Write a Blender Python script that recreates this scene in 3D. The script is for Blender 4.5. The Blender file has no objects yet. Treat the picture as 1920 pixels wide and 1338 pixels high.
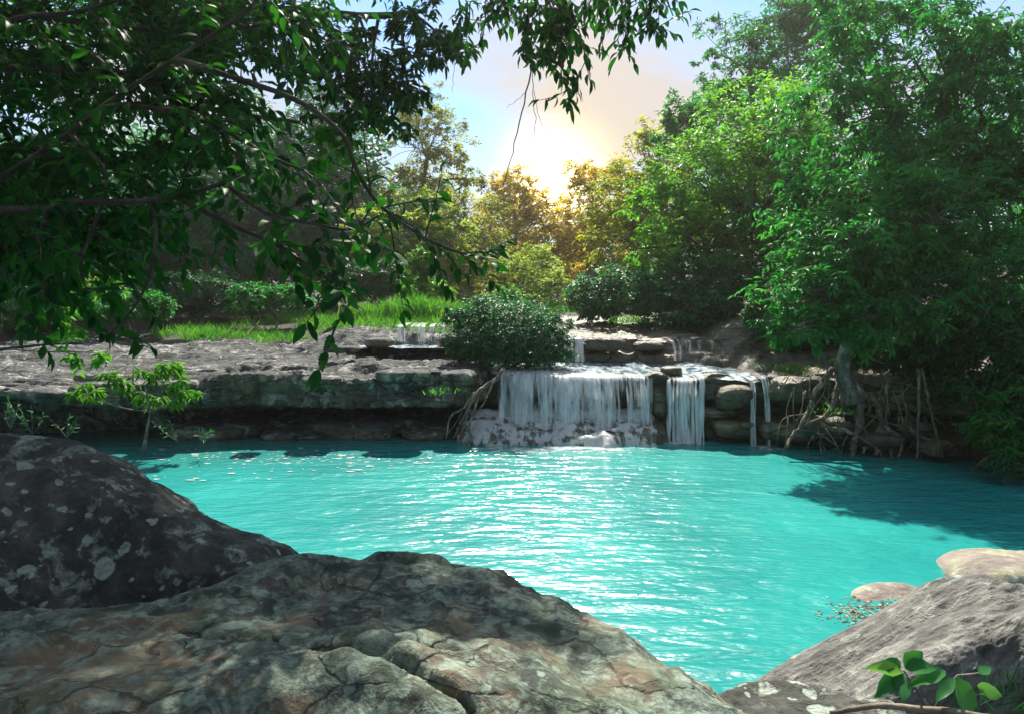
import bpy, math, random
import numpy as np
from mathutils import Vector, Matrix
S = bpy.context.scene
COL = S.collection
R = math.radians
random.seed(7)

# ------------------------------------------------------------------ camera
CAM_Z = 3.0
FPX = 1280.0                      # focal length in pixels of a 1920 px wide picture (24 mm on 36 mm)
PITCH = math.atan((669 - 560) / FPX)
cam_d = bpy.data.cameras.new('camera')
cam_d.lens = 24; cam_d.sensor_width = 36; cam_d.clip_start = 0.05; cam_d.clip_end = 3000
cam = bpy.data.objects.new('camera', cam_d); COL.objects.link(cam)
cam.location = (0, 0, CAM_Z); cam.rotation_euler = (R(90) - PITCH, 0, 0)
S.camera = cam

# ------------------------------------------------------------------ light
SUN_EL, SUN_AZ = 50.0, 2.0      # azimuth from the view direction (+Y), negative = left
EXPOSURE = 1.05
SKY_STRENGTH = 0.1
sun_vec = Vector((math.sin(R(SUN_AZ)) * math.cos(R(SUN_EL)), math.cos(R(SUN_AZ)) * math.cos(R(SUN_EL)), math.sin(R(SUN_EL))))
sl = bpy.data.lights.new('sun', 'SUN'); sl.energy = 5.0; sl.angle = R(1.0); sl.color = (1.0, 0.92, 0.78)
so = bpy.data.objects.new('sun', sl); COL.objects.link(so)
so.rotation_euler = sun_vec.to_track_quat('Z', 'Y').to_euler(); so.location = (0, 0, 40)

W = bpy.data.worlds.new('World'); S.world = W; W.use_nodes = True
W.cycles.sampling_method = 'MANUAL'; W.cycles.sample_map_resolution = 512
def build_world():
    nt = W.node_tree; nt.nodes.clear()
    N = lambda t, **k: mk(nt, t, **k)
    L = nt.links.new
    tc = N('ShaderNodeTexCoord')
    sky = N('ShaderNodeTexSky'); sky.sky_type = 'NISHITA'; sky.sun_disc = False
    sky.sun_elevation = R(SUN_EL); sky.sun_rotation = R(SUN_AZ); sky.air_density = 1.3; sky.dust_density = 0.0; sky.ozone_density = 3.0
    # cloud layer, projected on a flat deck so that it stretches towards the horizon
    sep = N('ShaderNodeSeparateXYZ'); L(tc.outputs['Generated'], sep.inputs[0])
    zz = N('ShaderNodeMath', operation='ADD'); L(sep.outputs['Z'], zz.inputs[0]); zz.inputs[1].default_value = 0.32
    zm = N('ShaderNodeMath', operation='MAXIMUM'); L(zz.outputs[0], zm.inputs[0]); zm.inputs[1].default_value = 0.12
    dv = N('ShaderNodeVectorMath', operation='DIVIDE'); L(tc.outputs['Generated'], dv.inputs[0])
    cb = N('ShaderNodeCombineXYZ')
    for i in range(3): L(zm.outputs[0], cb.inputs[i])
    L(cb.outputs[0], dv.inputs[1])
    n1 = N('ShaderNodeTexNoise'); n1.inputs['Scale'].default_value = 1.55; n1.inputs['Detail'].default_value = 5; n1.inputs['Roughness'].default_value = 0.52
    n1.inputs['Distortion'].default_value = 0.25
    off = N('ShaderNodeVectorMath', operation='ADD'); off.inputs[1].default_value = (1.3, 2.2, 0.4)
    L(dv.outputs[0], off.inputs[0]); L(off.outputs[0], n1.inputs['Vector'])
    rp = N('ShaderNodeValToRGB'); L(n1.outputs['Fac'], rp.inputs[0])
    rp.color_ramp.elements[0].position = 0.36; rp.color_ramp.elements[0].color = (0, 0, 0, 1)
    rp.color_ramp.elements[1].position = 0.60; rp.color_ramp.elements[1].color = (1, 1, 1, 1)
    # warm glow of the low bright gap in the clouds
    g = ray(1045, 335).normalized()
    dt = N('ShaderNodeVectorMath', operation='DOT_PRODUCT'); L(tc.outputs['Generated'], dt.inputs[0]); dt.inputs[1].default_value = g
    def lobe(p, k):
        m = N('ShaderNodeMath', operation='MAXIMUM'); L(dt.outputs['Value'], m.inputs[0]); m.inputs[1].default_value = 0
        q = N('ShaderNodeMath', operation='POWER'); L(m.outputs[0], q.inputs[0]); q.inputs[1].default_value = p
        r = N('ShaderNodeMath', operation='MULTIPLY'); L(q.outputs[0], r.inputs[0]); r.inputs[1].default_value = k
        return r
    wide, tight = lobe(80, 1.0), lobe(900, 1.0)
    cc = N('ShaderNodeMix', data_type='RGBA'); L(wide.outputs[0], cc.inputs[0])
    cc.inputs[6].default_value = (3.5, 3.35, 3.5, 1); cc.inputs[7].default_value = (4.4, 3.6, 2.6, 1)
    mx = N('ShaderNodeMix', data_type='RGBA'); L(rp.outputs[0], mx.inputs[0]); L(mixc(nt, 1.0, sky.outputs[0], (0.68, 0.86, 1.0), 'MULTIPLY'), mx.inputs[6]); L(cc.outputs[2], mx.inputs[7])
    gl = N('ShaderNodeMix', data_type='RGBA', blend_type='ADD'); L(tight.outputs[0], gl.inputs[0]); L(mx.outputs[2], gl.inputs[6]); gl.inputs[7].default_value = (30, 20, 8, 1)
    bg = N('ShaderNodeBackground'); bg.inputs[1].default_value = SKY_STRENGTH; L(gl.outputs[2], bg.inputs[0])
    out = N('ShaderNodeOutputWorld'); L(bg.outputs[0], out.inputs[0])

S.render.engine = 'CYCLES'
S.view_settings.view_transform = 'Standard'; S.view_settings.look = 'None'
S.view_settings.exposure = EXPOSURE; S.view_settings.gamma = 1.0; S.view_settings.use_curve_mapping = False
cy = S.cycles
cy.use_denoising = True
try: cy.denoiser = 'OPENIMAGEDENOISE'
except Exception: pass
cy.use_adaptive_sampling = True; cy.adaptive_threshold = 0.02
cy.max_bounces = 5; cy.diffuse_bounces = 2; cy.glossy_bounces = 2; cy.transmission_bounces = 3; cy.transparent_max_bounces = 16; cy.volume_bounces = 0
cy.caustics_reflective = False; cy.caustics_refractive = False
cy.sample_clamp_indirect = 6.0

# ------------------------------------------------------------------ helpers
def ray(px, py):
    f = Vector((0, math.cos(PITCH), -math.sin(PITCH))); u = Vector((0, math.sin(PITCH), math.cos(PITCH)))
    return f + Vector((1, 0, 0)) * ((px - 960) / FPX) + u * ((669 - py) / FPX)
def P(px, py, Y):
    d = ray(px, py); t = Y / d.y
    return np.array((d.x * t, Y, CAM_Z + d.z * t))
def G(px, py, z=0.0):
    d = ray(px, py); t = (z - CAM_Z) / d.z
    return np.array((d.x * t, d.y * t, z))

def mk(nt, t, **k):
    n = nt.nodes.new(t)
    for a, b in k.items(): setattr(n, a, b)
    return n

def _hash(ix, iy, iz, seed):
    h = (ix.astype(np.int64) * 374761393 + iy.astype(np.int64) * 668265263 + iz.astype(np.int64) * 1274126177 + seed * 1013904223) & 0xFFFFFFFF
    h = ((h ^ (h >> 13)) * 1274126177) & 0xFFFFFFFF
    h = h ^ (h >> 16)
    return (h & 0xFFFFFF) / float(0xFFFFFF) * 2 - 1
def noise3(p, seed=0):
    p = np.asarray(p, float); i = np.floor(p); f = p - i; f = f * f * f * (f * (f * 6 - 15) + 10)
    ix, iy, iz = i[..., 0], i[..., 1], i[..., 2]; r = 0
    for dx in (0, 1):
        wx = f[..., 0] if dx else 1 - f[..., 0]
        for dy in (0, 1):
            wy = f[..., 1] if dy else 1 - f[..., 1]
            for dz in (0, 1):
                wz = f[..., 2] if dz else 1 - f[..., 2]
                r = r + wx * wy * wz * _hash(ix + dx, iy + dy, iz + dz, seed)
    return r
def fbm(p, sc=1.0, oct=4, seed=0, rough=0.5, ridged=False):
    p = np.asarray(p, float) * sc; a = 1.0; s = 0; n = 0
    for o in range(oct):
        v = noise3(p, seed + o * 17)
        if ridged: v = 1 - 2 * np.abs(v)
        s = s + a * v; n += a; a *= rough; p = p * 2.03 + 11.7
    return s / n
def sstep(a, b, x):
    t = np.clip((x - a) / (b - a), 0, 1); return t * t * (3 - 2 * t)

class MB:
    """collects vertices and faces, builds ONE mesh"""
    def __init__(s): s.v = []; s.f = []; s.n = 0; s.a = []
    def add(s, v, f, var=None):
        v = np.asarray(v, float).reshape(-1, 3)
        s.v.append(v); s.f.append(np.asarray(f, np.int64) + s.n)
        s.a.append(np.full(len(v), 0.5) if var is None else np.asarray(var, float)); s.n += len(v)
    def mesh(s, name, mat, origin=(0, 0, 0), smooth=True, uv=None):
        v = np.concatenate(s.v) - np.asarray(origin, float)
        me = bpy.data.meshes.new(name)
        me.vertices.add(len(v)); me.vertices.foreach_set('co', v.astype(np.float32).ravel())
        lo = np.concatenate([f.ravel() for f in s.f]).astype(np.int32)
        cnt = np.concatenate([np.full(len(f), f.shape[1]) for f in s.f]).astype(np.int32)
        st = np.concatenate(([0], np.cumsum(cnt)[:-1])).astype(np.int32)
        me.loops.add(len(lo)); me.loops.foreach_set('vertex_index', lo)
        me.polygons.add(len(cnt)); me.polygons.foreach_set('loop_start', st)
        if smooth: me.polygons.foreach_set('use_smooth', np.ones(len(cnt), bool))
        at = me.attributes.new('var', 'FLOAT', 'POINT'); at.data.foreach_set('value', np.concatenate(s.a).astype(np.float32))
        if uv is not None:
            ul = me.uv_layers.new(name='UVMap'); ul.data.foreach_set('uv', np.asarray(uv, np.float32)[lo].ravel())
        me.update(calc_edges=True); me.validate()
        me.materials.append(mat)
        return me

def obj(name, me, parent=None, loc=(0, 0, 0), **props):
    o = bpy.data.objects.new(name, me); COL.objects.link(o)
    o.location = loc
    if parent is not None: o.parent = parent
    for k, v in props.items(): o[k] = v
    return o
def thing(name, label, cat, loc, group=None):
    o = bpy.data.objects.new(name, None); COL.objects.link(o); o.location = loc; o.empty_display_size = 0.1
    o['label'] = label; o['category'] = cat
    if group: o['group'] = group
    return o
def part(name, mb, mat, root, smooth=True, **props):
    org = np.array(root.location) if root is not None else np.zeros(3)
    return obj(name, mb.mesh(name, mat, org, smooth), root, **props)

def norm(v):
    v = np.asarray(v, float); return v / np.maximum(np.linalg.norm(v, axis=-1, keepdims=True), 1e-9)

def catmull(pts, n):
    p = np.asarray(pts, float); m = len(p)
    if m == 2: return p[0] + (p[1] - p[0]) * np.linspace(0, 1, n)[:, None]
    e = np.concatenate([2 * p[:1] - p[1:2], p, 2 * p[-1:] - p[-2:-1]])
    t = np.linspace(0, m - 1 - 1e-9, n); i = t.astype(int); f = (t - i)[:, None] if p.ndim == 2 else (t - i).reshape(-1, *([1] * (p.ndim - 1)))
    a, b, c, d = e[i], e[i + 1], e[i + 2], e[i + 3]
    return 0.5 * (2 * b + (c - a) * f + (2 * a - 5 * b + 4 * c - d) * f * f + (3 * b - a - 3 * c + d) * f ** 3)

def tube(mb, pts, radii, sides=7, wob=0.0, seed=0):
    p = np.asarray(pts, float); r = np.broadcast_to(np.asarray(radii, float), (len(p),)) if np.ndim(radii) == 0 else np.asarray(radii, float)
    if len(r) != len(p): r = np.interp(np.linspace(0, 1, len(p)), np.linspace(0, 1, len(r)), r)
    t = norm(np.gradient(p, axis=0))
    ref = np.array((0.31, 0.12, 0.94)) if abs(t[:, 2]).mean() < 0.8 else np.array((1, 0.1, 0.05))
    a = norm(np.cross(t, ref)); b = np.cross(t, a)
    an = np.linspace(0, 2 * math.pi, sides, endpoint=False)
    rr = r[:, None] * np.ones(sides)
    ring = p[:, None, :] + rr[..., None] * (np.cos(an)[None, :, None] * a[:, None, :] + np.sin(an)[None, :, None] * b[:, None, :])
    if wob: 
        nn = fbm(ring, 3.0 / max(r.max(), .02) * 0.25, 2, seed)
        ring = p[:, None, :] + (ring - p[:, None, :]) * (1 + wob * nn[..., None])
    n = len(p); i = np.arange(n - 1)[:, None] * sides; j = np.arange(sides)[None, :]; k = (j + 1) % sides
    f = np.stack([i + j, i + k, i + sides + k, i + sides + j], -1).reshape(-1, 4)
    mb.add(ring.reshape(-1, 3), f)
    c0 = np.arange(sides)[::-1][None, :]; 
    mb.f.append(np.array([[mb.n - sides + q for q in range(sides)]])); mb.f.append(np.array([[mb.n - n * sides + q for q in range(sides)][::-1]]))

def wiggle(a, b, n, amp, rng, sag=0.0):
    a = np.asarray(a, float); b = np.asarray(b, float); t = np.linspace(0, 1, n)[:, None]
    L = np.linalg.norm(b - a); k = rng.normal(0, 1, (max(3, n // 3), 3)); k[0] = 0; k[-1] = 0
    w = catmull(k, n) * amp * L
    p = a + (b - a) * t + w; p[:, 2] += -sag * L * 4 * (t * (1 - t))[:, 0]
    return p

def grid_faces(nu, nv):
    i = np.arange(nu - 1)[:, None] * nv; j = np.arange(nv - 1)[None, :]
    return np.stack([i + j, i + nv + j, i + nv + j + 1, i + j + 1], -1).reshape(-1, 4)
def grid_normals(V):
    du = np.gradient(V, axis=0); dv = np.gradient(V, axis=1); return norm(np.cross(du, dv))

# ------------------------------------------------------------------ materials
def new_mat(name):
    m = bpy.data.materials.new(name); m.use_nodes = True; m.node_tree.nodes.clear(); return m
def ramp(nt, src, stops):
    r = mk(nt, 'ShaderNodeValToRGB'); e = r.color_ramp.elements
    while len(e) < len(stops): e.new(0.5)
    for i, (p, c) in enumerate(stops):
        e[i].position = p; e[i].color = (c, c, c, 1) if np.isscalar(c) else (*c, 1)
    nt.links.new(src, r.inputs[0]); return r
def noise_n(nt, vec, scale, detail=4, rough=0.55, dist=0.0):
    n = mk(nt, 'ShaderNodeTexNoise'); n.inputs['Scale'].default_value = scale; n.inputs['Detail'].default_value = detail
    n.inputs['Roughness'].default_value = rough; n.inputs['Distortion'].default_value = dist
    if vec is not None: nt.links.new(vec, n.inputs['Vector'])
    return n
def mixc(nt, fac, a, b, blend='MIX'):
    m = mk(nt, 'ShaderNodeMix', data_type='RGBA', blend_type=blend)
    for s, v in ((0, fac), (6, a), (7, b)):
        if hasattr(v, 'is_output'): nt.links.new(v, m.inputs[s])
        elif np.isscalar(v): m.inputs[s].default_value = v
        else: m.inputs[s].default_value = (*v, 1)
    return m.outputs[2]
def math_n(nt, op, a, b=None, clamp=False):
    m = mk(nt, 'ShaderNodeMath', operation=op); m.use_clamp = clamp
    for i, v in enumerate((a, b)):
        if v is None: continue
        if hasattr(v, 'is_output'): nt.links.new(v, m.inputs[i])
        else: m.inputs[i].default_value = v
    return m.outputs[0]
def vscale(nt, vec, s):
    m = mk(nt, 'ShaderNodeMapping'); m.inputs['Scale'].default_value = s; nt.links.new(vec, m.inputs['Vector']); return m.outputs[0]

def leaf_mat(name, c1, c2, c3, trans=0.4, tcol=None, rough=0.42, single=False, spec=0.16):
    """leaf: three hues spread over the leaves, light passes through"""
    m = new_mat(name); nt = m.node_tree; L = nt.links.new
    if single:
        v = mk(nt, 'ShaderNodeObjectInfo').outputs['Random']
    else:
        v = mk(nt, 'ShaderNodeAttribute', attribute_name='var').outputs['Fac']
    r = ramp(nt, v, [(0.0, c1), (0.55, c2), (1.0, c3)])
    pb = mk(nt, 'ShaderNodeBsdfPrincipled'); L(r.outputs[0], pb.inputs['Base Color']); pb.inputs['Roughness'].default_value = rough
    pb.inputs['Specular IOR Level'].default_value = spec
    tl = mk(nt, 'ShaderNodeBsdfTranslucent')
    t = mixc(nt, 1.0, r.outputs[0], tcol or (1.6, 1.9, 0.7), 'MULTIPLY'); L(t, tl.inputs[0])
    mx = mk(nt, 'ShaderNodeMixShader'); mx.inputs[0].default_value = trans; L(pb.outputs[0], mx.inputs[1]); L(tl.outputs[0], mx.inputs[2])
    o = mk(nt, 'ShaderNodeOutputMaterial'); L(mx.outputs[0], o.inputs[0]); return m

def bark_mat(name, c1, c2, scale=6):
    m = new_mat(name); nt = m.node_tree; L = nt.links.new
    tc = mk(nt, 'ShaderNodeTexCoord').outputs['Object']
    n = noise_n(nt, vscale(nt, tc, (1, 1, 0.35)), scale * 2.2, 6, 0.65, 0.4); r = ramp(nt, n.outputs[0], [(0.3, c1), (0.7, c2)])
    n2 = noise_n(nt, tc, scale * 0.6, 3); r2 = ramp(nt, n2.outputs[0], [(0.5, 0.0), (0.66, 1.0)])
    c = mixc(nt, r2.outputs[0], r.outputs[0], tuple(min(1, x * 1.7 + 0.02) for x in c2))
    pb = mk(nt, 'ShaderNodeBsdfPrincipled'); L(c, pb.inputs['Base Color']); pb.inputs['Roughness'].default_value = 0.85
    bp = mk(nt, 'ShaderNodeBump'); bp.inputs['Strength'].default_value = 0.6; bp.inputs['Distance'].default_value = 0.02; L(n.outputs[0], bp.inputs['Height']); L(bp.outputs[0], pb.inputs['Normal'])
    o = mk(nt, 'ShaderNodeOutputMaterial'); L(pb.outputs[0], o.inputs[0]); return m

def rock_mat(name, dark, mid, light, lichen=(0.42, 0.47, 0.40), lich=0.35, spots=0.0, moss=0.0, moss_c=(0.05, 0.08, 0.02), scale=1.0, strata=0.0, streak=0.0, rough=0.85, bump=1.0, warm=None, tan=None, grain=None, cracks=0.0, cr_sc=(1.0, 1.0, 2.6)):
    m = new_mat(name); nt = m.node_tree; L = nt.links.new
    tc = mk(nt, 'ShaderNodeTexCoord').outputs['Object']
    vec = vscale(nt, tc, (scale,) * 3)
    big = noise_n(nt, vec, 1.1, 3, 0.6, 0.3)
    fine = noise_n(nt, vec, 14, 5, 0.7)
    midn = noise_n(nt, vec, 4.2, 5, 0.66, 0.5)
    cmb = math_n(nt, 'ADD', math_n(nt, 'MULTIPLY', big.outputs[0], 0.42), math_n(nt, 'ADD', math_n(nt, 'MULTIPLY', midn.outputs[0], 0.38), math_n(nt, 'MULTIPLY', fine.outputs[0], 0.2)))
    if strata:
        st = noise_n(nt, vscale(nt, vec, (0.35, 0.35, 7.0)), 2.0, 4, 0.62, 0.25)
        cmb = math_n(nt, 'ADD', math_n(nt, 'MULTIPLY', cmb, 1 - strata), math_n(nt, 'MULTIPLY', st.outputs[0], strata))
    if grain is not None:   # bedding grain along one direction
        a = np.asarray(grain, float); a = a / np.linalg.norm(a); b = np.cross(a, (0.2, 0.3, 1)); b = b / np.linalg.norm(b); c_ = np.cross(a, b); cx = mk(nt, 'ShaderNodeCombineXYZ')
        for i, (ax, k) in enumerate(((a, 0.5), (b, 4.5), (c_, 4.5))):
            dp = mk(nt, 'ShaderNodeVectorMath', operation='DOT_PRODUCT'); L(vec, dp.inputs[0]); dp.inputs[1].default_value = tuple(ax * k); L(dp.outputs['Value'], cx.inputs[i])
        st = noise_n(nt, cx.outputs[0], 2.2, 5, 0.65, 0.5); strata = 0.55
        cmb = math_n(nt, 'ADD', math_n(nt, 'MULTIPLY', cmb, 0.5), math_n(nt, 'MULTIPLY', st.outputs[0], 0.5))
    r = ramp(nt, cmb, [(0.36, dark), (0.5, mid), (0.64, light)])
    c = r.outputs[0]
    if warm:
        w = noise_n(nt, vec, 0.8, 4, 0.55, 0.4); wr = ramp(nt, w.outputs[0], [(0.47, 0.0), (0.62, 0.85)])
        c = mixc(nt, wr.outputs[0], c, mixc(nt, 0.75, c, warm))
    if streak:   # dark mineral streaks running down steep faces, pale patches between
        sn = noise_n(nt, vscale(nt, vec, (1.3, 1.3, 0.45)), 1.7, 6, 0.66, 0.9)
        sr = ramp(nt, sn.outputs[0], [(0.40, 1.0), (0.60, 0.0)])
        geo = mk(nt, 'ShaderNodeNewGeometry'); sp = mk(nt, 'ShaderNodeSeparateXYZ'); L(geo.outputs['Normal'], sp.inputs[0])
        steep = ramp(nt, sp.outputs['Z'], [(0.2, 1.0), (0.65, 0.0)])
        if tan: c = mixc(nt, math_n(nt, 'MULTIPLY', steep.outputs[0], 0.7), c, mixc(nt, 0.5, c, tan))
        c = mixc(nt, math_n(nt, 'MULTIPLY', math_n(nt, 'MULTIPLY', sr.outputs[0], steep.outputs[0]), streak), c, tuple(x * 0.55 for x in dark))
    if lich:
        ln = noise_n(nt, vec, 2.6, 6, 0.68, 0.8); lr = ramp(nt, ln.outputs[0], [(0.58 - 0.15 * lich, 0.0), (0.62 - 0.13 * lich, 1.0)])
        lm = ramp(nt, midn.outputs[0], [(0.38, 0.0), (0.6, 1.0)])
        f2 = ramp(nt, fine.outputs[0], [(0.35, 0.25), (0.6, 1.0)])
        c = mixc(nt, math_n(nt, 'MULTIPLY', math_n(nt, 'MULTIPLY', lr.outputs[0], lm.outputs[0]), math_n(nt, 'MULTIPLY', f2.outputs[0], 0.85)), c, lichen)
    if spots:
        wv = noise_n(nt, vec, 5.5, 3, 0.5); wd = mixc(nt, 0.2, vec, wv.outputs['Color'], 'ADD')
        for sc_, th in ((3.1, 0.30), (6.3, 0.30)):
            vo = mk(nt, 'ShaderNodeTexVoronoi'); vo.inputs['Scale'].default_value = sc_; L(wd, vo.inputs['Vector'])
            sx = mk(nt, 'ShaderNodeSeparateColor'); L(vo.outputs['Color'], sx.inputs[0])
            rad = math_n(nt, 'MULTIPLY', math_n(nt, 'SUBTRACT', sx.outputs[0], 0.45), th / 0.55 * 1.4)
            dd = math_n(nt, 'SUBTRACT', rad, vo.outputs['Distance'])
            msk = ramp(nt, dd, [(0.0, 0.0), (0.035, 1.0)])
            f3 = ramp(nt, fine.outputs[0], [(0.3, 0.35), (0.55, 1.0)])
            c = mixc(nt, math_n(nt, 'MULTIPLY', math_n(nt, 'MULTIPLY', msk.outputs[0], f3.outputs[0]), spots), c, lichen)
    if moss:
        geo = mk(nt, 'ShaderNodeNewGeometry'); sp = mk(nt, 'ShaderNodeSeparateXYZ'); L(geo.outputs['Normal'], sp.inputs[0])
        mn = noise_n(nt, vec, 1.9, 6, 0.6); f = math_n(nt, 'MULTIPLY', ramp(nt, mn.outputs[0], [(0.5, 0.0), (0.62, 1.0)]).outputs[0], moss)
        c = mixc(nt, f, c, moss_c)
    if cracks:
        cv = mixc(nt, 0.22, vscale(nt, vec, cr_sc), midn.outputs['Color'], 'ADD')
        ck = mk(nt, 'ShaderNodeTexVoronoi', feature='DISTANCE_TO_EDGE'); ck.inputs['Scale'].default_value = 1.25; L(cv, ck.inputs['Vector'])
        cr_ = ramp(nt, ck.outputs['Distance'], [(0.0, 1.0), (0.035, 0.0)])
        brk = ramp(nt, big.outputs[0], [(0.42, 0.0), (0.56, 1.0)])
        cf = math_n(nt, 'MULTIPLY', math_n(nt, 'MULTIPLY', cr_.outputs[0], brk.outputs[0]), cracks)
        c = mixc(nt, cf, c, tuple(x * 0.4 for x in dark))
    pit = mk(nt, 'ShaderNodeTexVoronoi'); pit.inputs['Scale'].default_value = 9; L(vec, pit.inputs['Vector'])
    pb = mk(nt, 'ShaderNodeBsdfPrincipled'); L(c, pb.inputs['Base Color']); pb.inputs['Roughness'].default_value = rough
    h = math_n(nt, 'ADD', math_n(nt, 'MULTIPLY', midn.outputs[0], 0.7), math_n(nt, 'ADD', math_n(nt, 'MULTIPLY', fine.outputs[0], 0.32), math_n(nt, 'MULTIPLY', pit.outputs['Distance'], 0.1)))
    if strata: h = math_n(nt, 'ADD', h, math_n(nt, 'MULTIPLY', st.outputs[0], strata))
    if cracks: h = math_n(nt, 'SUBTRACT', h, math_n(nt, 'MULTIPLY', cf, 0.5))
    bp = mk(nt, 'ShaderNodeBump'); bp.inputs['Strength'].default_value = 0.9; bp.inputs['Distance'].default_value = 0.09 * bump / scale
    L(h, bp.inputs['Height']); L(bp.outputs[0], pb.inputs['Normal'])
    o = mk(nt, 'ShaderNodeOutputMaterial'); L(pb.outputs[0], o.inputs[0]); return m

def pool_mat():
    m = new_mat('pool_water'); nt = m.node_tree; L = nt.links.new
    tc = mk(nt, 'ShaderNodeTexCoord').outputs['Object']
    n1 = noise_n(nt, vscale(nt, tc, (0.55, 1.5, 1)), 2.6, 3, 0.5, 0.3)
    n2 = noise_n(nt, vscale(nt, tc, (0.7, 1.6, 1)), 7.0, 3, 0.5, 0.2)
    n3 = noise_n(nt, vscale(nt, tc, (1, 1, 1)), 0.35, 3, 0.5)
    h = math_n(nt, 'ADD', n1.outputs[0], math_n(nt, 'MULTIPLY', n2.outputs[0], 0.24))
    bp = mk(nt, 'ShaderNodeBump'); bp.inputs['Strength'].default_value = 1.0; bp.inputs['Distance'].default_value = 0.066; L(h, bp.inputs['Height'])
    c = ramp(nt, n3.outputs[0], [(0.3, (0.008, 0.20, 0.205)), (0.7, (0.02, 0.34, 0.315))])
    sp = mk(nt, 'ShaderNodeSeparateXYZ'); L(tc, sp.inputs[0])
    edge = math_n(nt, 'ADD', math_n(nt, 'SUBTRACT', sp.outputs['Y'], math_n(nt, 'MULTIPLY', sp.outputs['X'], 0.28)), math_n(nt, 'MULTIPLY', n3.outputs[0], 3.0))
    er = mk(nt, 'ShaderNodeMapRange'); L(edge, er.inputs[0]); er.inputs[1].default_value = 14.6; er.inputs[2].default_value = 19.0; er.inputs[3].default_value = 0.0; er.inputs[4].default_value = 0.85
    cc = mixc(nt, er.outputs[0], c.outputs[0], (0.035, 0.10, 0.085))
    pb = mk(nt, 'ShaderNodeBsdfPrincipled'); L(cc, pb.inputs['Base Color']); pb.inputs['Roughness'].default_value = 0.22; pb.inputs['IOR'].default_value = 1.45; pb.inputs['Specular IOR Level'].default_value = 0.9
    L(bp.outputs[0], pb.inputs['Normal'])
    o = mk(nt, 'ShaderNodeOutputMaterial'); L(pb.outputs[0], o.inputs[0]); return m

def fall_mat(name, dens=0.5, sc=(14, 1.1), col=(0.84, 0.89, 0.93), lo=0.36, hi=0.66):
    """falling water: white streaks along the flow (v of the UV map), clear gaps between; var = density along the piece"""
    m = new_mat(name); nt = m.node_tree; L = nt.links.new
    uv = mk(nt, 'ShaderNodeUVMap', uv_map='UVMap').outputs[0]
    n = noise_n(nt, vscale(nt, uv, (sc[0], sc[1], 1)), 1.0, 5, 0.62, 0.15)
    n2 = noise_n(nt, vscale(nt, uv, (sc[0] * 0.22, sc[1] * 0.8, 1)), 1.0, 3, 0.5)
    s = math_n(nt, 'ADD', math_n(nt, 'MULTIPLY', n.outputs[0], 0.5), math_n(nt, 'MULTIPLY', n2.outputs[0], 0.5))
    v = mk(nt, 'ShaderNodeAttribute', attribute_name='var').outputs['Fac']
    a = math_n(nt, 'ADD', math_n(nt, 'MULTIPLY', math_n(nt, 'SUBTRACT', s, 0.5), 1.9), math_n(nt, 'SUBTRACT', v, 0.5))
    a = ramp(nt, math_n(nt, 'ADD', a, dens), [(lo, 0.0), (hi, 0.92)])
    pb = mk(nt, 'ShaderNodeBsdfPrincipled'); pb.inputs['Base Color'].default_value = (*col, 1); pb.inputs['Roughness'].default_value = 0.35
    tl = mk(nt, 'ShaderNodeBsdfTranslucent'); tl.inputs[0].default_value = (*col, 1)
    mx = mk(nt, 'ShaderNodeMixShader'); mx.inputs[0].default_value = 0.5; L(pb.outputs[0], mx.inputs[1]); L(tl.outputs[0], mx.inputs[2])
    tr = mk(nt, 'ShaderNodeBsdfTransparent'); m2 = mk(nt, 'ShaderNodeMixShader'); L(a.outputs[0], m2.inputs[0]); L(tr.outputs[0], m2.inputs[1]); L(mx.outputs[0], m2.inputs[2])
    o = mk(nt, 'ShaderNodeOutputMaterial'); L(m2.outputs[0], o.inputs[0]); return m

def stream_mat():
    m = new_mat('stream_water'); nt = m.node_tree; L = nt.links.new
    tc = mk(nt, 'ShaderNodeTexCoord').outputs['Object']
    n = noise_n(nt, vscale(nt, tc, (1.6, 0.9, 1)), 3.2, 6, 0.65, 0.6); r = ramp(nt, n.outputs[0], [(0.42, (0.05, 0.10, 0.13)), (0.54, (0.42, 0.52, 0.58)), (0.66, (0.8, 0.82, 0.84))])
    pb = mk(nt, 'ShaderNodeBsdfPrincipled'); L(r.outputs[0], pb.inputs['Base Color']); pb.inputs['Roughness'].default_value = 0.12
    bp = mk(nt, 'ShaderNodeBump'); bp.inputs['Distance'].default_value = 0.04; L(n.outputs[0], bp.inputs['Height']); L(bp.outputs[0], pb.inputs['Normal'])
    o = mk(nt, 'ShaderNodeOutputMaterial'); L(pb.outputs[0], o.inputs[0]); return m

def plain_mat(name, stops, scale=5, rough=0.9, bump=0.02):
    m = new_mat(name); nt = m.node_tree; L = nt.links.new
    tc = mk(nt, 'ShaderNodeTexCoord').outputs['Object']; n = noise_n(nt, tc, scale, 6, 0.6)
    r = ramp(nt, n.outputs[0], stops); pb = mk(nt, 'ShaderNodeBsdfPrincipled'); L(r.outputs[0], pb.inputs['Base Color']); pb.inputs['Roughness'].default_value = rough
    bp = mk(nt, 'ShaderNodeBump'); bp.inputs['Distance'].default_value = bump; L(n.outputs[0], bp.inputs['Height']); L(bp.outputs[0], pb.inputs['Normal'])
    o = mk(nt, 'ShaderNodeOutputMaterial'); L(pb.outputs[0], o.inputs[0]); return m

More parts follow.
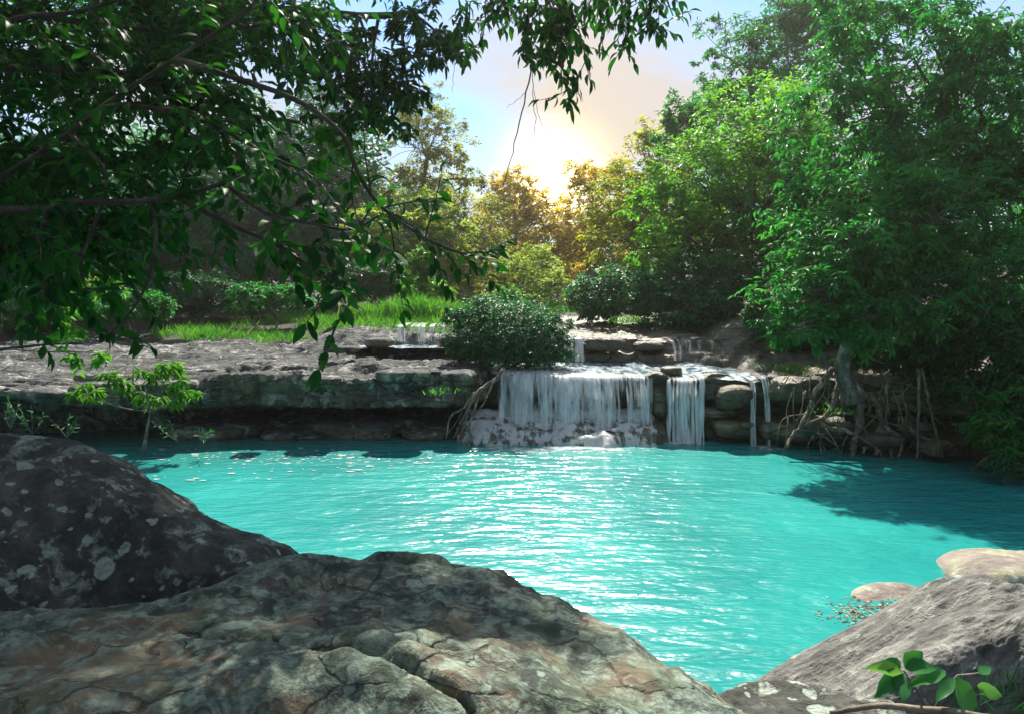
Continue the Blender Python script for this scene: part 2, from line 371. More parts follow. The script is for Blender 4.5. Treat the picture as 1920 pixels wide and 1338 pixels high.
build_world()
M = {}
M['ledge'] = rock_mat('ledge_rock', (0.022, 0.025, 0.028), (0.058, 0.064, 0.065), (0.18, 0.19, 0.19), lich=0.3, lichen=(0.5, 0.5, 0.46), scale=0.9, strata=0.35, streak=0.9, tan=(0.42, 0.36, 0.2), bump=1.5, cracks=0.9, cr_sc=(0.8, 2.2, 2.6))
M['wet'] = rock_mat('wet_ledge_rock', (0.02, 0.025, 0.022), (0.09, 0.085, 0.06), (0.26, 0.22, 0.13), lich=0.0, scale=1.0, strata=0.4, streak=0.6, rough=0.45, moss=0.3, moss_c=(0.06, 0.075, 0.02), cracks=0.9, cr_sc=(1.1, 1.1, 2.8))
M['lime'] = rock_mat('upper_shelf_rock', (0.07, 0.065, 0.06), (0.25, 0.21, 0.17), (0.5, 0.42, 0.33), lich=0.0, scale=1.0, strata=0.35, rough=0.8)
M['boulderA'] = rock_mat('lichen_boulder_rock', (0.012, 0.021, 0.019), (0.04, 0.056, 0.045), (0.125, 0.15, 0.118), lichen=(0.27, 0.37, 0.30), lich=1.0, spots=0.7, scale=2.1, warm=(0.24, 0.16, 0.10), cracks=0.7, moss=0.4, moss_c=(0.06, 0.085, 0.03), bump=1.0)
M['boulderB'] = rock_mat('dark_boulder_rock', (0.02, 0.02, 0.018), (0.042, 0.046, 0.04), (0.12, 0.12, 0.10), lichen=(0.38, 0.46, 0.40), lich=0.35, spots=0.85, scale=1.7, bump=1.2)
M['boulderC'] = rock_mat('grey_boulder_rock', (0.035, 0.036, 0.034), (0.12, 0.122, 0.115), (0.32, 0.32, 0.295), lich=0.1, scale=1.6, bump=1.0, grain=(1.15, 0.35, 0.75))
M['boulderD'] = rock_mat('pale_boulder_rock', (0.10, 0.085, 0.078), (0.23, 0.195, 0.175), (0.34, 0.30, 0.27), lich=0.15, scale=1.6, moss=0.35, moss_c=(0.3, 0.36, 0.14))
M['ground'] = plain_mat('forest_soil', [(0.35, (0.012, 0.011, 0.008)), (0.55, (0.028, 0.024, 0.016)), (0.7, (0.025, 0.04, 0.012))], 2.5)
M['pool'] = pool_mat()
M['stream'] = stream_mat()
M['fall'] = fall_mat('falling_water', 0.5)
M['foam'] = fall_mat('foam_water', 0.46, (5, 5))
M['bark'] = bark_mat('grey_bark', (0.06, 0.052, 0.042), (0.20, 0.18, 0.15))
M['bark_dark'] = bark_mat('dark_bark', (0.018, 0.015, 0.012), (0.055, 0.045, 0.035))
M['root'] = bark_mat('pale_root_bark', (0.05, 0.042, 0.03), (0.17, 0.145, 0.11), 9)

# ------------------------------------------------------------------ setting: ground, water
def Xr(y):  # right bank of the pool
    return np.interp(y, [3.0, 5, 8, 10, 11.8, 13, 14, 15.5], [10.5, 11, 10.6, 9.9, 8.75, 7.5, 6.1, 4.6])
def ground_z(x, y):
    near = 1.0 - sstep(1.9, 4.2, y + 0.12 * np.abs(x)) * 2.2
    back = 1.75 + 0.35 * sstep(19, 24, y) + 0.014 * np.maximum(y - 24, 0) + 9 * sstep(55, 170, y)
    far = np.where(y > 19.5, back, -1.2)
    d = x - Xr(y)
    right = np.clip(-0.7 + d * 0.85, -1.2, 2.6) + 0.05 * np.maximum(d - 4, 0)
    dl = -11.5 - x + 0.0 * y
    left = np.clip(-0.7 + dl * 0.8, -1.2, 2.3) + 0.06 * np.maximum(dl - 4, 0)
    z = np.maximum(np.maximum(near, far), np.maximum(right, left))
    return z
def build_ground():
    xs = np.concatenate([np.linspace(-160, -16, 40), np.linspace(-15.6, 15.6, 190), np.linspace(16, 160, 40)])
    ys = np.concatenate([np.linspace(-30, 0, 16), np.linspace(0.3, 30, 170), np.linspace(31, 260, 60)])
    X, Y = np.meshgrid(xs, ys, indexing='ij'); Z = ground_z(X, Y)
    p = np.stack([X, Y, np.zeros_like(X)], -1); Z = Z + 0.16 * fbm(p, 0.7, 4, 3) * (Z > -1)
    mb = MB(); mb.add(np.stack([X, Y, Z], -1), grid_faces(len(xs), len(ys)))
    obj('ground', mb.mesh('ground', M['ground']), kind='structure')
build_ground()
mb = MB()
xs, ys = np.linspace(-15, 14, 60), np.linspace(1.5, 18.5, 40); X, Y = np.meshgrid(xs, ys, indexing='ij')
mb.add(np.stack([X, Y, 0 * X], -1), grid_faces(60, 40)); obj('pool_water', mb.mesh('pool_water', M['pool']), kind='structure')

# ------------------------------------------------------------------ rock ledges
def ledge_rows(segs):
    out = []
    for a, b, n in segs: out.append(np.linspace(a, b, n, endpoint=False))
    return np.concatenate(out + [[segs[-1][1]]])
def strat(z, k, seed, xy):   # stratified sideways offset
    return fbm(np.stack([xy[..., 0] * 0.35, xy[..., 1] * 0.35, z * k], -1), 1.0, 3, seed)

# left: a long overhanging slab
def left_front(x):
    base = np.interp(x, [-16, -11, -8, -5, -2.6, -1.5, -0.95, -0.6, -0.36, -0.22], [12.6, 13.4, 13.9, 14.15, 14.1, 14.25, 14.6, 15.3, 16.6, 18.2])
    return base + 0.22 * fbm(np.stack([x, 0 * x, 0 * x], -1), 0.9, 4, 31)
def left_top(X, Y, Sv):
    p = np.stack([X, Y, 0 * X], -1)
    top = 1.46 + 0.055 * np.clip(Sv, 0, 9) + 0.10 * fbm(p, 0.7, 4, 5) - 0.28 * sstep(-5.5, -10, X) * sstep(3.5, 0.2, Sv)
    # terraced surface of thin beds
    t = fbm(p * np.array((0.55, 1.5, 1)), 0.9, 4, 8) * 2.2 + Sv * 0.35; ter = np.floor(t) + sstep(0.72, 1.0, t - np.floor(t))
    top = top + 0.13 * (ter - t) + 0.10 * fbm(p * np.array((0.8, 2.6, 1)), 1.5, 5, 9, 0.62, True) - 0.06
    # a second step behind, where thin streams run
    st2 = sstep(3.6, 4.3, Sv + 0.6 * fbm(p, 0.8, 3, 12)) * sstep(-6.5, -4.5, X) ; top = top + 0.42 * st2
    return top
def build_left_ledge():
    xs = np.concatenate([np.linspace(-17, -9, 110), np.linspace(-8.96, -1.6, 300), np.linspace(-1.58, -0.2, 100)])
    s = ledge_rows([(-0.9, -0.02, 8), (-0.02, 0.34, 84), (0.34, 1.4, 34), (1.4, 10.5, 90)])
    X, Sv = np.meshgrid(xs, s, indexing='ij'); F = left_front(X); Y = F + Sv
    p = np.stack([X, Y, 0 * X], -1)
    top = left_top(X, Y, Sv)
    rnd = np.interp(Sv, [0, 0.34, 0.8, 1.4], [1.0, 0.16, 0.05, 0.0])
    cl = sstep(-0.02, 0.34, Sv)
    top = top - 0.12 * rnd
    Z = -0.9 + (top + 0.9) * np.clip(np.where(Sv < 0, 0, cl ** 0.8), 0, 1)
    # undercut: everything below the slab sits further back
    und = 0.60 + 0.12 * fbm(p, 0.5, 2, 14) + 0.25 * sstep(-7.5, -10.5, X)
    depth = np.interp(X, [-17, -9, -7, -1.2, -0.2], [1.2, 1.6, 2.0, 2.0, 1.0])
    Y2 = Y + depth * sstep(0.16, -0.16, Z - und)
    # lower bed comes out again at water level
    Y2 = Y2 - (depth - 0.55) * sstep(0.34, 0.16, Z) * (0.75 + 0.25 * fbm(p, 0.8, 2, 15)) * sstep(-8.0, -6.0, X)
    face = (Sv < 0.5)
    xy = np.stack([X, Y], -1)
    disp = 0.17 * strat(Z, 4, 21, xy) + 0.34 * fbm(np.stack([X, Z * 1.2, 0 * X], -1), 0.9, 5, 22, 0.58) + 0.10 * fbm(np.stack([X, Z * 2.2, 0 * X], -1), 2.4, 4, 23, 0.6, True)
    Y2 = Y2 - disp * sstep(1.2, 0.1, Sv)
    V = np.stack([X, Y2, Z], -1)
    n = grid_normals(V); q = fbm(V, 3.2, 4, 25, 0.6, True) * 0.05; V = V + n * q[..., None]
    root = thing('rock_ledge', 'long grey overhanging rock slab left of the waterfall, black hollow beneath', 'rock ledge', (-6, 14.2, 0))
    mb = MB(); mb.add(V, grid_faces(*X.shape)); part('slab', mb, M['ledge'], root)
    return root
build_left_ledge()

# middle and right: the bed the main falls drop from
def mid_front(x):
    base = np.interp(x, [-1.2, -0.2, 0.8, 2.0, 3.0, 3.3, 4.1, 4.4, 5.2, 5.8, 6.6, 9.4], [16.2, 15.1, 14.75, 14.6, 14.65, 14.5, 14.3, 14.1, 13.95, 13.8, 13.4, 11.9])
    return base + 0.16 * fbm(np.stack([x, 0 * x, 0 * x], -1), 1.3, 4, 41)
def mid_lip(x):
    return -0.06 + np.interp(x, [-1.2, 0, 1.5, 2.9, 3.2, 3.4, 3.9, 4.25, 4.7, 5.0, 5.4, 6.2, 9.4], [1.42, 1.38, 1.36, 1.32, 1.38, 1.3, 1.3, 1.42, 1.40, 1.34, 1.42, 1.52, 1.6])
def mid_top(X, Sv, p):
    return mid_lip(X) + 0.02 * np.clip(Sv, 0, 9) + 0.05 * fbm(p, 1.1, 4, 45)
def build_mid_ledge():
    xs = np.linspace(-1.2, 9.4, 360)
    s = ledge_rows([(-0.7, -0.02, 6), (-0.02, 0.30, 76), (0.30, 2.2, 34), (2.2, 3.5, 44), (3.5, 10, 60)])
    X, Sv = np.meshgrid(xs, s, indexing='ij'); F = mid_front(X); Y = F + Sv; p = np.stack([X, Y, 0 * X], -1)
    top = mid_top(X, Sv, p)
    k = fbm(p * np.array((0.8, 1.4, 1)), 0.8, 3, 47)
    s2 = Sv + 0.5 * k
    top = top + 0.30 * sstep(2.3, 2.5, s2) + 0.32 * sstep(2.8, 3.05, s2 + 0.3 * k) + 0.04 * np.clip(Sv - 3.1, 0, 10)
    top = top + 0.30 * sstep(4.9, 5.6, X) * sstep(0.4, 1.6, Sv) 
    t = fbm(p * np.array((0.6, 1.6, 1)), 1.0, 4, 48) * 2; ter = np.floor(t) + sstep(0.7, 1, t - np.floor(t))
    top = top + 0.06 * (ter - t) * sstep(0.3, 1, Sv) + 0.035 * fbm(p, 3, 3, 49, 0.5, True) * sstep(0.2, 0.6, Sv)
    # the knuckles of rock that stand between the falls
    for cx, cw, h in ((3.15, 0.22, 0.10), (4.42, 0.26, 0.06), (5.45, 0.35, 0.05)):
        top = top + h * np.exp(-((X - cx) / cw) ** 2) * np.exp(-(np.maximum(Sv - 0.4, 0) / 0.5) ** 2)
    rnd = np.interp(Sv, [0, 0.30, 0.6, 1.2], [1.0, 0.12, 0.03, 0.0])
    Z = -0.9 + (top - 0.1 * rnd + 0.9) * np.where(Sv < 0, 0, sstep(-0.02, 0.30, Sv) ** 0.8)
    und = 0.78 + 0.08 * fbm(p, 0.6, 2, 50)
    Y2 = Y + 0.75 * sstep(0.12, -0.12, Z - und) * sstep(-0.6, 0.2, X) - 0.5 * sstep(0.62, 0.40, Z) * (1 + 0.4 * fbm(p, 1.2, 2, 51)) * sstep(2.8, 3.4, X)
    xy = np.stack([X, Y], -1)
    blocks = fbm(np.stack([X * 1.7, np.floor(Z * 3.2) * 3.7, 0 * X], -1), 1.0, 2, 55)
    disp = 0.16 * strat(Z, 6, 52, xy) + 0.24 * fbm(np.stack([X, Z * 1.6, 0 * X], -1), 1.3, 5, 53) + 0.12 * blocks
    Y2 = Y2 - disp * sstep(0.9, 0.1, Sv)
    V = np.stack([X, Y2, Z], -1); n = grid_normals(V); V = V + n * (fbm(V, 3.5, 4, 54, 0.55, True) * 0.03)[..., None]
    root = thing('waterfall_ledge', 'wet stepped brown rock ledge the waterfall streams drop from', 'rock ledge', (3, 14.6, 0))
    mb = MB(); mb.add(V, grid_faces(*X.shape)); part('rock_bed', mb, M['wet'], root)
build_mid_ledge()

def rock_block(center, size, seed, rz=0.0, n=14, p=3.6):
    """rounded irregular block of bedded rock"""
    u = np.linspace(-1, 1, n); A, B = np.meshgrid(u, u, indexing='ij'); mb = MB(); o = np.ones_like(A)
    for q in ((A, B, o), (B, A, -o), (o, A, B), (-o, B, A), (B, o, A), (A, -o, B)):
        d = np.stack(q, -1); d = d / (np.sum(np.abs(d) ** p, -1) ** (1 / p))[..., None]
        w = d * np.array(size) * 0.5; w = w * (1 + 0.34 * fbm(w + seed * 7.7, 1.7, 5, seed, 0.55))[..., None]
        w[..., :2] *= (1 + 0.10 * strat(w[..., 2], 9, seed + 3, w[..., :2] + seed))[..., None]
        c, s_ = math.cos(rz), math.sin(rz); w = np.stack([w[..., 0] * c - w[..., 1] * s_, w[..., 0] * s_ + w[..., 1] * c, w[..., 2]], -1)
        mb.add(w + np.array(center), grid_faces(n, n))
    return mb
def build_blocks():
    for root_name, mat, data in (('waterfall_ledge', 'wet', ((1378, 740, 14.15, .7, .6, .5), (1480, 730, 13.75, .66, .6, .5), (1238, 752, 14.7, .3, .5, .6), (1290, 806, 14.75, 1.1, .8, .26), (1375, 800, 14.2, .8, .7, .34), (1480, 806, 13.75, 1.1, .7, .36), (1340, 770, 14.45, .8, .7, .2), (1548, 798, 13.3, .9, .7, .4), (1645, 822, 13.0, .8, .7, .26), (1770, 838, 12.5, .9, .6, .34), (1705, 802, 13.0, .6, .6, .4), (1130, 642, 17.3, 1.1, .7, .34), (1215, 648, 17.3, .7, .6, .22), (1258, 694, 15.1, .5, .5, .2))),
            ('rock_ledge', 'ledge', ((400, 806, 14.9, 1.9, 1.0, .34), (545, 814, 14.7, 1.3, .8, .2), (665, 803, 15.0, 2.1, 1.0, .42), (800, 812, 14.7, 1.1, .8, .26), (735, 796, 15.2, 1.2, .8, .3), (762, 702, 14.3, 1.1, .7, .26), (600, 712, 14.2, .8, .6, .16), (500, 705, 14.1, .5, .5, .22), (862, 707, 14.65, .7, .7, .34), (330, 722, 13.95, .9, .6, .2), (712, 642, 16.9, .7, .6, .22), (640, 655, 15.9, .9, .5, .16), (180, 705, 13.9, .7, .6, .16), (90, 738, 13.5, 1.0, .6, .25), (850, 640, 17.2, .8, .6, .3)))):
        root = [o for o in bpy.data.objects if o.name == root_name][0]
        for k, (px, py, Y, w, d, h) in enumerate(data):
            part('block', rock_block(P(px, py, Y), (w, d, h), 200 + k + len(root_name), 0.25 * math.sin(k * 2.3)), M[mat], root)
def loft(rows, nu, nv):
    A = np.stack([catmull(np.asarray(r, float), nu) for r in rows], 0)      # rows, nu, 3
    return np.swapaxes(catmull(A, nv), 0, 1)                                # nu, nv, 3
def boulder(name, label, rows, mat, nu=220, nv=150, amp=0.05, sc=1.6, seed=1, ridge=0.02, extra=None, name_part='stone', flip=False):
    def capped(q):   # round the open ends down
        q = np.asarray(q, float); a, b = q[0].copy(), q[-1].copy(); a[0] -= 0.22; b[0] += 0.22; a2, b2 = a.copy(), b.copy()
        a[2] -= 0.12; b[2] -= 0.12; a2[0] -= 0.12; b2[0] += 0.12; a2[2] = min(a2[2] - 0.9, -0.3); b2[2] = min(b2[2] - 0.9, -0.3)
        return np.concatenate([[a2], [a], q, [b], [b2]])
    rows = [capped(q) for q in rows]
    V = loft(rows, nu, nv); n = grid_normals(V)
    if flip: n = -n
    V = V + n * (amp * fbm(V, sc, 5, seed) + ridge * fbm(V, sc * 2.4, 4, seed + 5, 0.55, True))[..., None]
    if extra is not None: V = extra(V, n)
    mb = MB(); mb.add(V, grid_faces(nu, nv)[:, ::-1] if flip else grid_faces(nu, nv))
    c = V.reshape(-1, 3).mean(0); c[2] = 0
    me = mb.mesh(name, mat, c)
    return obj(name, me, None, tuple(c), label=label, category='boulder')

def PP(*a): return np.array([P(*q) for q in a])
def build_boulders():
    # centre, lichen covered
    crest = PP((-420, 1215, 2.7), (-150, 1185, 3.0), (0, 1160, 3.2), (200, 1135, 3.4), (400, 1100, 3.7), (540, 1066, 4.0), (600, 1054, 4.1), (700, 1050, 4.15), (840, 1054, 4.2), (900, 1066, 4.1), (960, 1088, 4.0), (1050, 1134, 3.8), (1150, 1192, 3.5), (1250, 1256, 3.25), (1330, 1308, 3.05), (1395, 1352, 2.9))
    mid = PP((-420, 1320, 2.3), (-150, 1290, 2.5), (0, 1262, 2.65), (200, 1235, 2.8), (400, 1200, 3.0), (540, 1168, 3.2), (600, 1155, 3.3), (700, 1142, 3.4), (840, 1146, 3.4), (900, 1160, 3.35), (960, 1185, 3.25), (1050, 1232, 3.1), (1130, 1285, 2.95), (1200, 1340, 2.75), (1270, 1385, 2.6), (1330, 1430, 2.5))
    low = PP((-420, 1440, 1.95), (-150, 1420, 2.1), (0, 1400, 2.2), (200, 1370, 2.3), (400, 1340, 2.4), (540, 1325, 2.5), (600, 1322, 2.5), (700, 1322, 2.5), (840, 1326, 2.5), (900, 1340, 2.5), (960, 1360, 2.45), (1050, 1400, 2.4), (1130, 1440, 2.3), (1200, 1490, 2.2), (1270, 1540, 2.1), (1330, 1600, 2.0))
    foot = low + np.array((0, -0.45, -0.75))
    t = np.linspace(0, 1, len(crest))[:, None]
    bdir = np.concatenate([0.75 * sstep(0.45, 1, t), 0.55 - 0.1 * t, -0.22 + 0 * t], 1)
    b1 = crest + bdir * 0.4 + np.array((0, 0, -0.22)); b2 = crest + bdir * 1.0 + np.array((0, 0, -0.7)); b3 = crest + bdir * 1.7; b3[:, 2] = -0.8
    def extra(V, n):
        # long crack across the face and a hollow near the crest
        c = catmull(PP((340, 1178, 3.1), (480, 1205, 2.95), (640, 1235, 2.8), (760, 1290, 2.65), (880, 1345, 2.5)), 60)
        c2 = catmull(PP((880, 1235, 2.9), (800, 1235, 2.85), (700, 1252, 2.75)), 24)
        for cc, wd, dp in ((c, 0.018, 0.055), (c2, 0.018, 0.035)):
            d = np.min(np.linalg.norm(V[:, :, None, :2] - cc[None, None, :, :2], axis=-1) + 0.015 * fbm(V, 12, 2, 3)[:, :, None], axis=2)
            V = V - n * (dp * np.exp(-(d / wd) ** 2))[..., None] + n * (0.03 * np.exp(-((d - 0.1) / 0.08) ** 2))[..., None]
        h = P(610, 1110, 3.7); d = np.linalg.norm((V - h) * np.array((1, 0.8, 0.6)), axis=-1); V = V - n * (0.11 * np.exp(-(d / 0.16) ** 2))[..., None]
        h = P(540, 1085, 3.9); d = np.linalg.norm((V - h) * np.array((0.6, 1.2, 0.6)), axis=-1); V = V + n * (0.05 * np.exp(-(d / 0.2) ** 2))[..., None]
        h = P(765, 1046, 4.2); d = np.linalg.norm((V - h) * np.array((0.45, 1.3, 1.0)), axis=-1); V = V + np.array((0, 0, 0.06)) * (sstep(0.14, 0.08, d))[..., None]
        return V
    boulder('boulder', 'huge lichen covered brown boulder filling the bottom centre foreground', [foot, low, mid, crest, b1, b2, b3], M['boulderA'], 460, 300, 0.06, 1.5, 61, 0.034, extra, flip=False)
    # left, dark
    crest = PP((-330, 880, 4.3), (-120, 832, 4.7), (0, 820, 5.0), (80, 822, 5.1), (150, 834, 5.1), (200, 854, 5.1), (250, 887, 5.1), (300, 926, 5.0), (335, 960, 4.9), (400, 993, 4.9), (450, 1009, 4.9), (490, 1024, 4.8), (518, 1050, 4.7), (527, 1080, 4.6), (520, 1115, 4.5))
    mid = PP((-330, 1000, 4.0), (-120, 950, 4.3), (0, 930, 4.5), (80, 925, 4.6), (150, 925, 4.65), (200, 940, 4.65), (250, 960, 4.65), (300, 990, 4.6), (335, 1010, 4.55), (400, 1035, 4.55), (450, 1048, 4.55), (480, 1058, 4.5), (500, 1076, 4.45), (508, 1100, 4.4), (500, 1125, 4.35))
    low = PP((-330, 1180, 3.7), (-120, 1160, 3.95), (0, 1150, 4.1), (80, 1145, 4.2), (150, 1140, 4.3), (200, 1135, 4.3), (250, 1130, 4.35), (300, 1125, 4.35), (335, 1120, 4.35), (400, 1115, 4.35), (440, 1115, 4.35), (460, 1118, 4.3), (480, 1125, 4.3), (490, 1135, 4.25), (485, 1145, 4.2))
    foot = low + np.array((0, -0.1, -0.9))
    t = np.linspace(0, 1, len(crest))[:, None]; bdir = np.concatenate([0.3 * sstep(0.3, 1, t), 0.8 - 0.2 * t, 0 * t], 1)
    b1 = crest + bdir * 0.5 + np.array((0, 0, -0.2)); b2 = crest + bdir * 1.1 + np.array((0, 0, -0.9)); b3 = crest + bdir * 1.6; b3[:, 2] = -0.8
    boulder('boulder', 'tall dark boulder with round pale lichen spots at the left edge', [foot, low, mid, crest, b1, b2, b3], M['boulderB'], 320, 220, 0.07, 1.3, 71, 0.034)
    # right, grey tilted block with grain along the slope
    crest = PP((1392, 1330, 4.1), (1430, 1300, 4.15), (1500, 1254, 4.2), (1600, 1198, 4.3), (1700, 1142, 4.35), (1780, 1100, 4.4), (1830, 1088, 4.4), (1885, 1096, 4.3), (1960, 1120, 4.1), (2080, 1170, 3.8))
    r1 = PP((1400, 1345, 3.9), (1450, 1322, 3.9), (1530, 1285, 3.95), (1630, 1232, 4.0), (1725, 1178, 4.05), (1800, 1140, 4.1), (1845, 1122, 4.1), (1895, 1120, 4.05), (1970, 1150, 3.85), (2090, 1200, 3.6))
    r2 = PP((1420, 1375, 3.5), (1480, 1345, 3.5), (1570, 1310, 3.55), (1670, 1255, 3.6), (1755, 1210, 3.68), (1825, 1188, 3.75), (1862, 1180, 3.8), (1905, 1170, 3.8), (1980, 1190, 3.6), (2100, 1240, 3.4))
    r3 = PP((1450, 1480, 3.2), (1520, 1430, 3.2), (1610, 1390, 3.25), (1690, 1350, 3.35), (1765, 1320, 3.45), (1830, 1300, 3.55), (1870, 1290, 3.6), (1915, 1280, 3.6), (1990, 1290, 3.5), (2110, 1330, 3.3))
    r4 = r3 + np.array((0, -0.1, -0.8))
    b1 = crest + np.array((-0.12, 0.3, -0.3)); b2 = crest + np.array((-0.2, 0.7, 0)); b2[:, 2] = np.minimum(-0.7, b2[:, 2])
    def grain(V, n):
        a = norm(P(1830, 1100, 4.3) - P(1450, 1320, 4.0)); u = V @ a; w = V - u[..., None] * a
        g = fbm(np.concatenate([(u * 0.5)[..., None], w[..., 1:] * 5.5], -1), 1.0, 5, 83, 0.6, True)
        step = fbm(np.concatenate([(u * 0.6)[..., None], w[..., 1:] * 2.2], -1), 1.0, 2, 84)
        return V + n * (0.055 * g + 0.07 * step)[..., None]
    boulder('boulder', 'grey tilted boulder with streaked grain in the bottom right corner', [r4, r3, r2, r1, crest, b1, b2], M['boulderC'], 320, 220, 0.03, 2.0, 81, 0.012, grain)
    # right, pale half sunk block behind it
    crest = PP((1764, 1098, 7.25), (1772, 1068, 7.3), (1800, 1044, 7.4), (1850, 1036, 7.45), (1920, 1040, 7.4), (2000, 1050, 7.3), (2060, 1085, 7.2), (2075, 1110, 7.1))
    r1 = PP((1768, 1108, 6.95), (1785, 1085, 6.9), (1815, 1066, 6.9), (1860, 1058, 6.95), (1920, 1062, 6.9), (1990, 1072, 6.85), (2045, 1095, 6.8), (2065, 1115, 6.8))
    r2 = r1 + np.array((0.0, -0.35, 0)); r2[:, 2] = np.array([-.05, .06, .12, .15, .15, .12, .06, -.05]); r3 = r2 + np.array((0, -0.05, 0)); r3[:, 2] = -0.5
    b1 = crest + np.array((0.05, 0.35, -0.12)); b2 = crest + np.array((0.05, 0.6, 0)); b2[:, 2] = -0.5
    boulder('boulder', 'pale pinkish flat boulder standing in the turquoise water at the right edge', [r3, r2, r1, crest, b1, b2], M['boulderD'], 140, 90, 0.035, 2.6, 91, 0.012)
build_boulders()
build_blocks()

# ------------------------------------------------------------------ foliage
L4 = (np.array([(0, 0, 0), (0.42, -0.5, 0.10), (1, 0, -0.06), (0.42, 0.5, 0.10)], float), np.array([(0, 1, 2), (0, 2, 3)]))
def fine_leaf():
    xs = np.array([0, 0.16, 0.42, 0.7, 0.9, 1.0]); w = np.array([0.02, 0.32, 0.5, 0.36, 0.14, 0.0]); z = np.array([0, 0.05, 0.06, 0.0, -0.07, -0.12])
    v = []; 
    for x, ww, zz in zip(xs, w, z): v += [(x, -ww, zz + 0.10 * ww * 2), (x, 0, zz), (x, ww, zz + 0.10 * ww * 2)]
    f = []
    for i in range(5):
        for j in range(2): f.append((3 * i + j, 3 * i + 3 + j, 3 * i + 4 + j, 3 * i + 1 + j))
    return np.array(v, float), np.array(f)
LF = fine_leaf()
L6 = (np.array([(0, 0, 0), (0.3, -0.46, 0.1), (0.3, 0.46, 0.1), (0.68, -0.36, 0.04), (0.68, 0.36, 0.04), (1, 0, -0.1), (0.35, 0, 0.0), (0.68, 0, -0.03)], float),
      np.array([(0, 1, 6, 6), (0, 6, 2, 2), (1, 3, 7, 6), (6, 7, 4, 2), (3, 5, 7, 7), (7, 5, 4, 4)]))
L6 = (L6[0], np.array([(0, 1, 6), (0, 6, 2), (1, 3, 7), (1, 7, 6), (6, 7, 4), (6, 4, 2), (3, 5, 7), (7, 5, 4)]))

def leaf_frame(d, up):
    d = norm(d); s = norm(np.cross(up, d)); n = np.cross(d, s); return d, s, n
def add_leaves(mb, pos, d, up, length, width, rng, tmpl=L4, var=None):
    tv, tf = tmpl; n = len(pos)
    if n == 0: return
    d, s, u = leaf_frame(d, up)
    L = np.broadcast_to(length, (n,))[:, None, None]; Wd = np.broadcast_to(width, (n,))[:, None, None]
    V = pos[:, None, :] + tv[None, :, 0:1] * L * d[:, None, :] + tv[None, :, 1:2] * Wd * s[:, None, :] + tv[None, :, 2:3] * L * u[:, None, :]
    F = (tf[None] + (np.arange(n) * len(tv))[:, None, None]).reshape(-1, tf.shape[1])
    v = rng.random(n) if var is None else var
    mb.add(V.reshape(-1, 3), F, np.repeat(v, len(tv)))

def sphere_dirs(n, rng):
    v = rng.normal(0, 1, (n, 3)); return norm(v)

def clump_leaves(rng, centers, rad, outw, twigs, per, L, W, droop=0.35, upbias=0.25, flat=0.65):
    """sprays of leaves: every clump has twigs, every twig alternate leaves. returns pos, dir, up, L, W, var and twig lines"""
    n = len(centers); T = n * twigs
    c = np.repeat(centers, twigs, 0); r = np.repeat(rad, twigs); o = np.repeat(outw, twigs, 0)
    td = norm(rng.normal(0, 1, (T, 3)) * np.array((1, 1, flat)) + o * 0.75 + np.array((0, 0, upbias)))
    start = c + rng.normal(0, 1, (T, 3)) * (r * 0.25)[:, None]
    tl = r * rng.uniform(0.5, 1.15, T)
    t = (np.arange(per) + 0.6) / per
    tt = t[None, :] * np.ones((T, 1)) + rng.normal(0, 0.05, (T, per))
    bend = np.array((0, 0, -1.0))
    pos = start[:, None, :] + td[:, None, :] * (tl[:, None] * tt)[..., None] + bend * (droop * 0.5 * tl[:, None] * tt ** 2)[..., None]
    cur = norm(td[:, None, :] + bend * (droop * tt)[..., None])
    side = norm(np.cross(cur, np.array((0, 0, 1.0)) + rng.normal(0, 0.25, (T, 1, 3))))
    sg = np.where(np.arange(per) % 2 == 0, 1.0, -1.0)[None, :, None]
    d = cur * 0.65 + side * sg * 0.8 + rng.normal(0, 0.28, (T, per, 3)) + bend * droop * 0.9
    up = np.array((0, 0, 1.0)) + rng.normal(0, 0.38, (T, per, 3)) + o[:, None, :] * 0.35
    k = T * per
    base = np.repeat(np.repeat(rng.random(n), twigs)[:, None], per, 1) * 0.45
    var = np.clip(base + rng.random((T, per)) * 0.6, 0, 1)
    return pos.reshape(k, 3), d.reshape(k, 3), up.reshape(k, 3), L * rng.uniform(0.65, 1.2, k), W * rng.uniform(0.7, 1.15, k), var.reshape(k), (start, td, tl)

def lobe_px(px, py, rx, ry, Y, dep=None):
    k = Y / FPX; return P(px, py, Y), np.array((rx * k, dep if dep else rx * k * 0.9, ry * k))

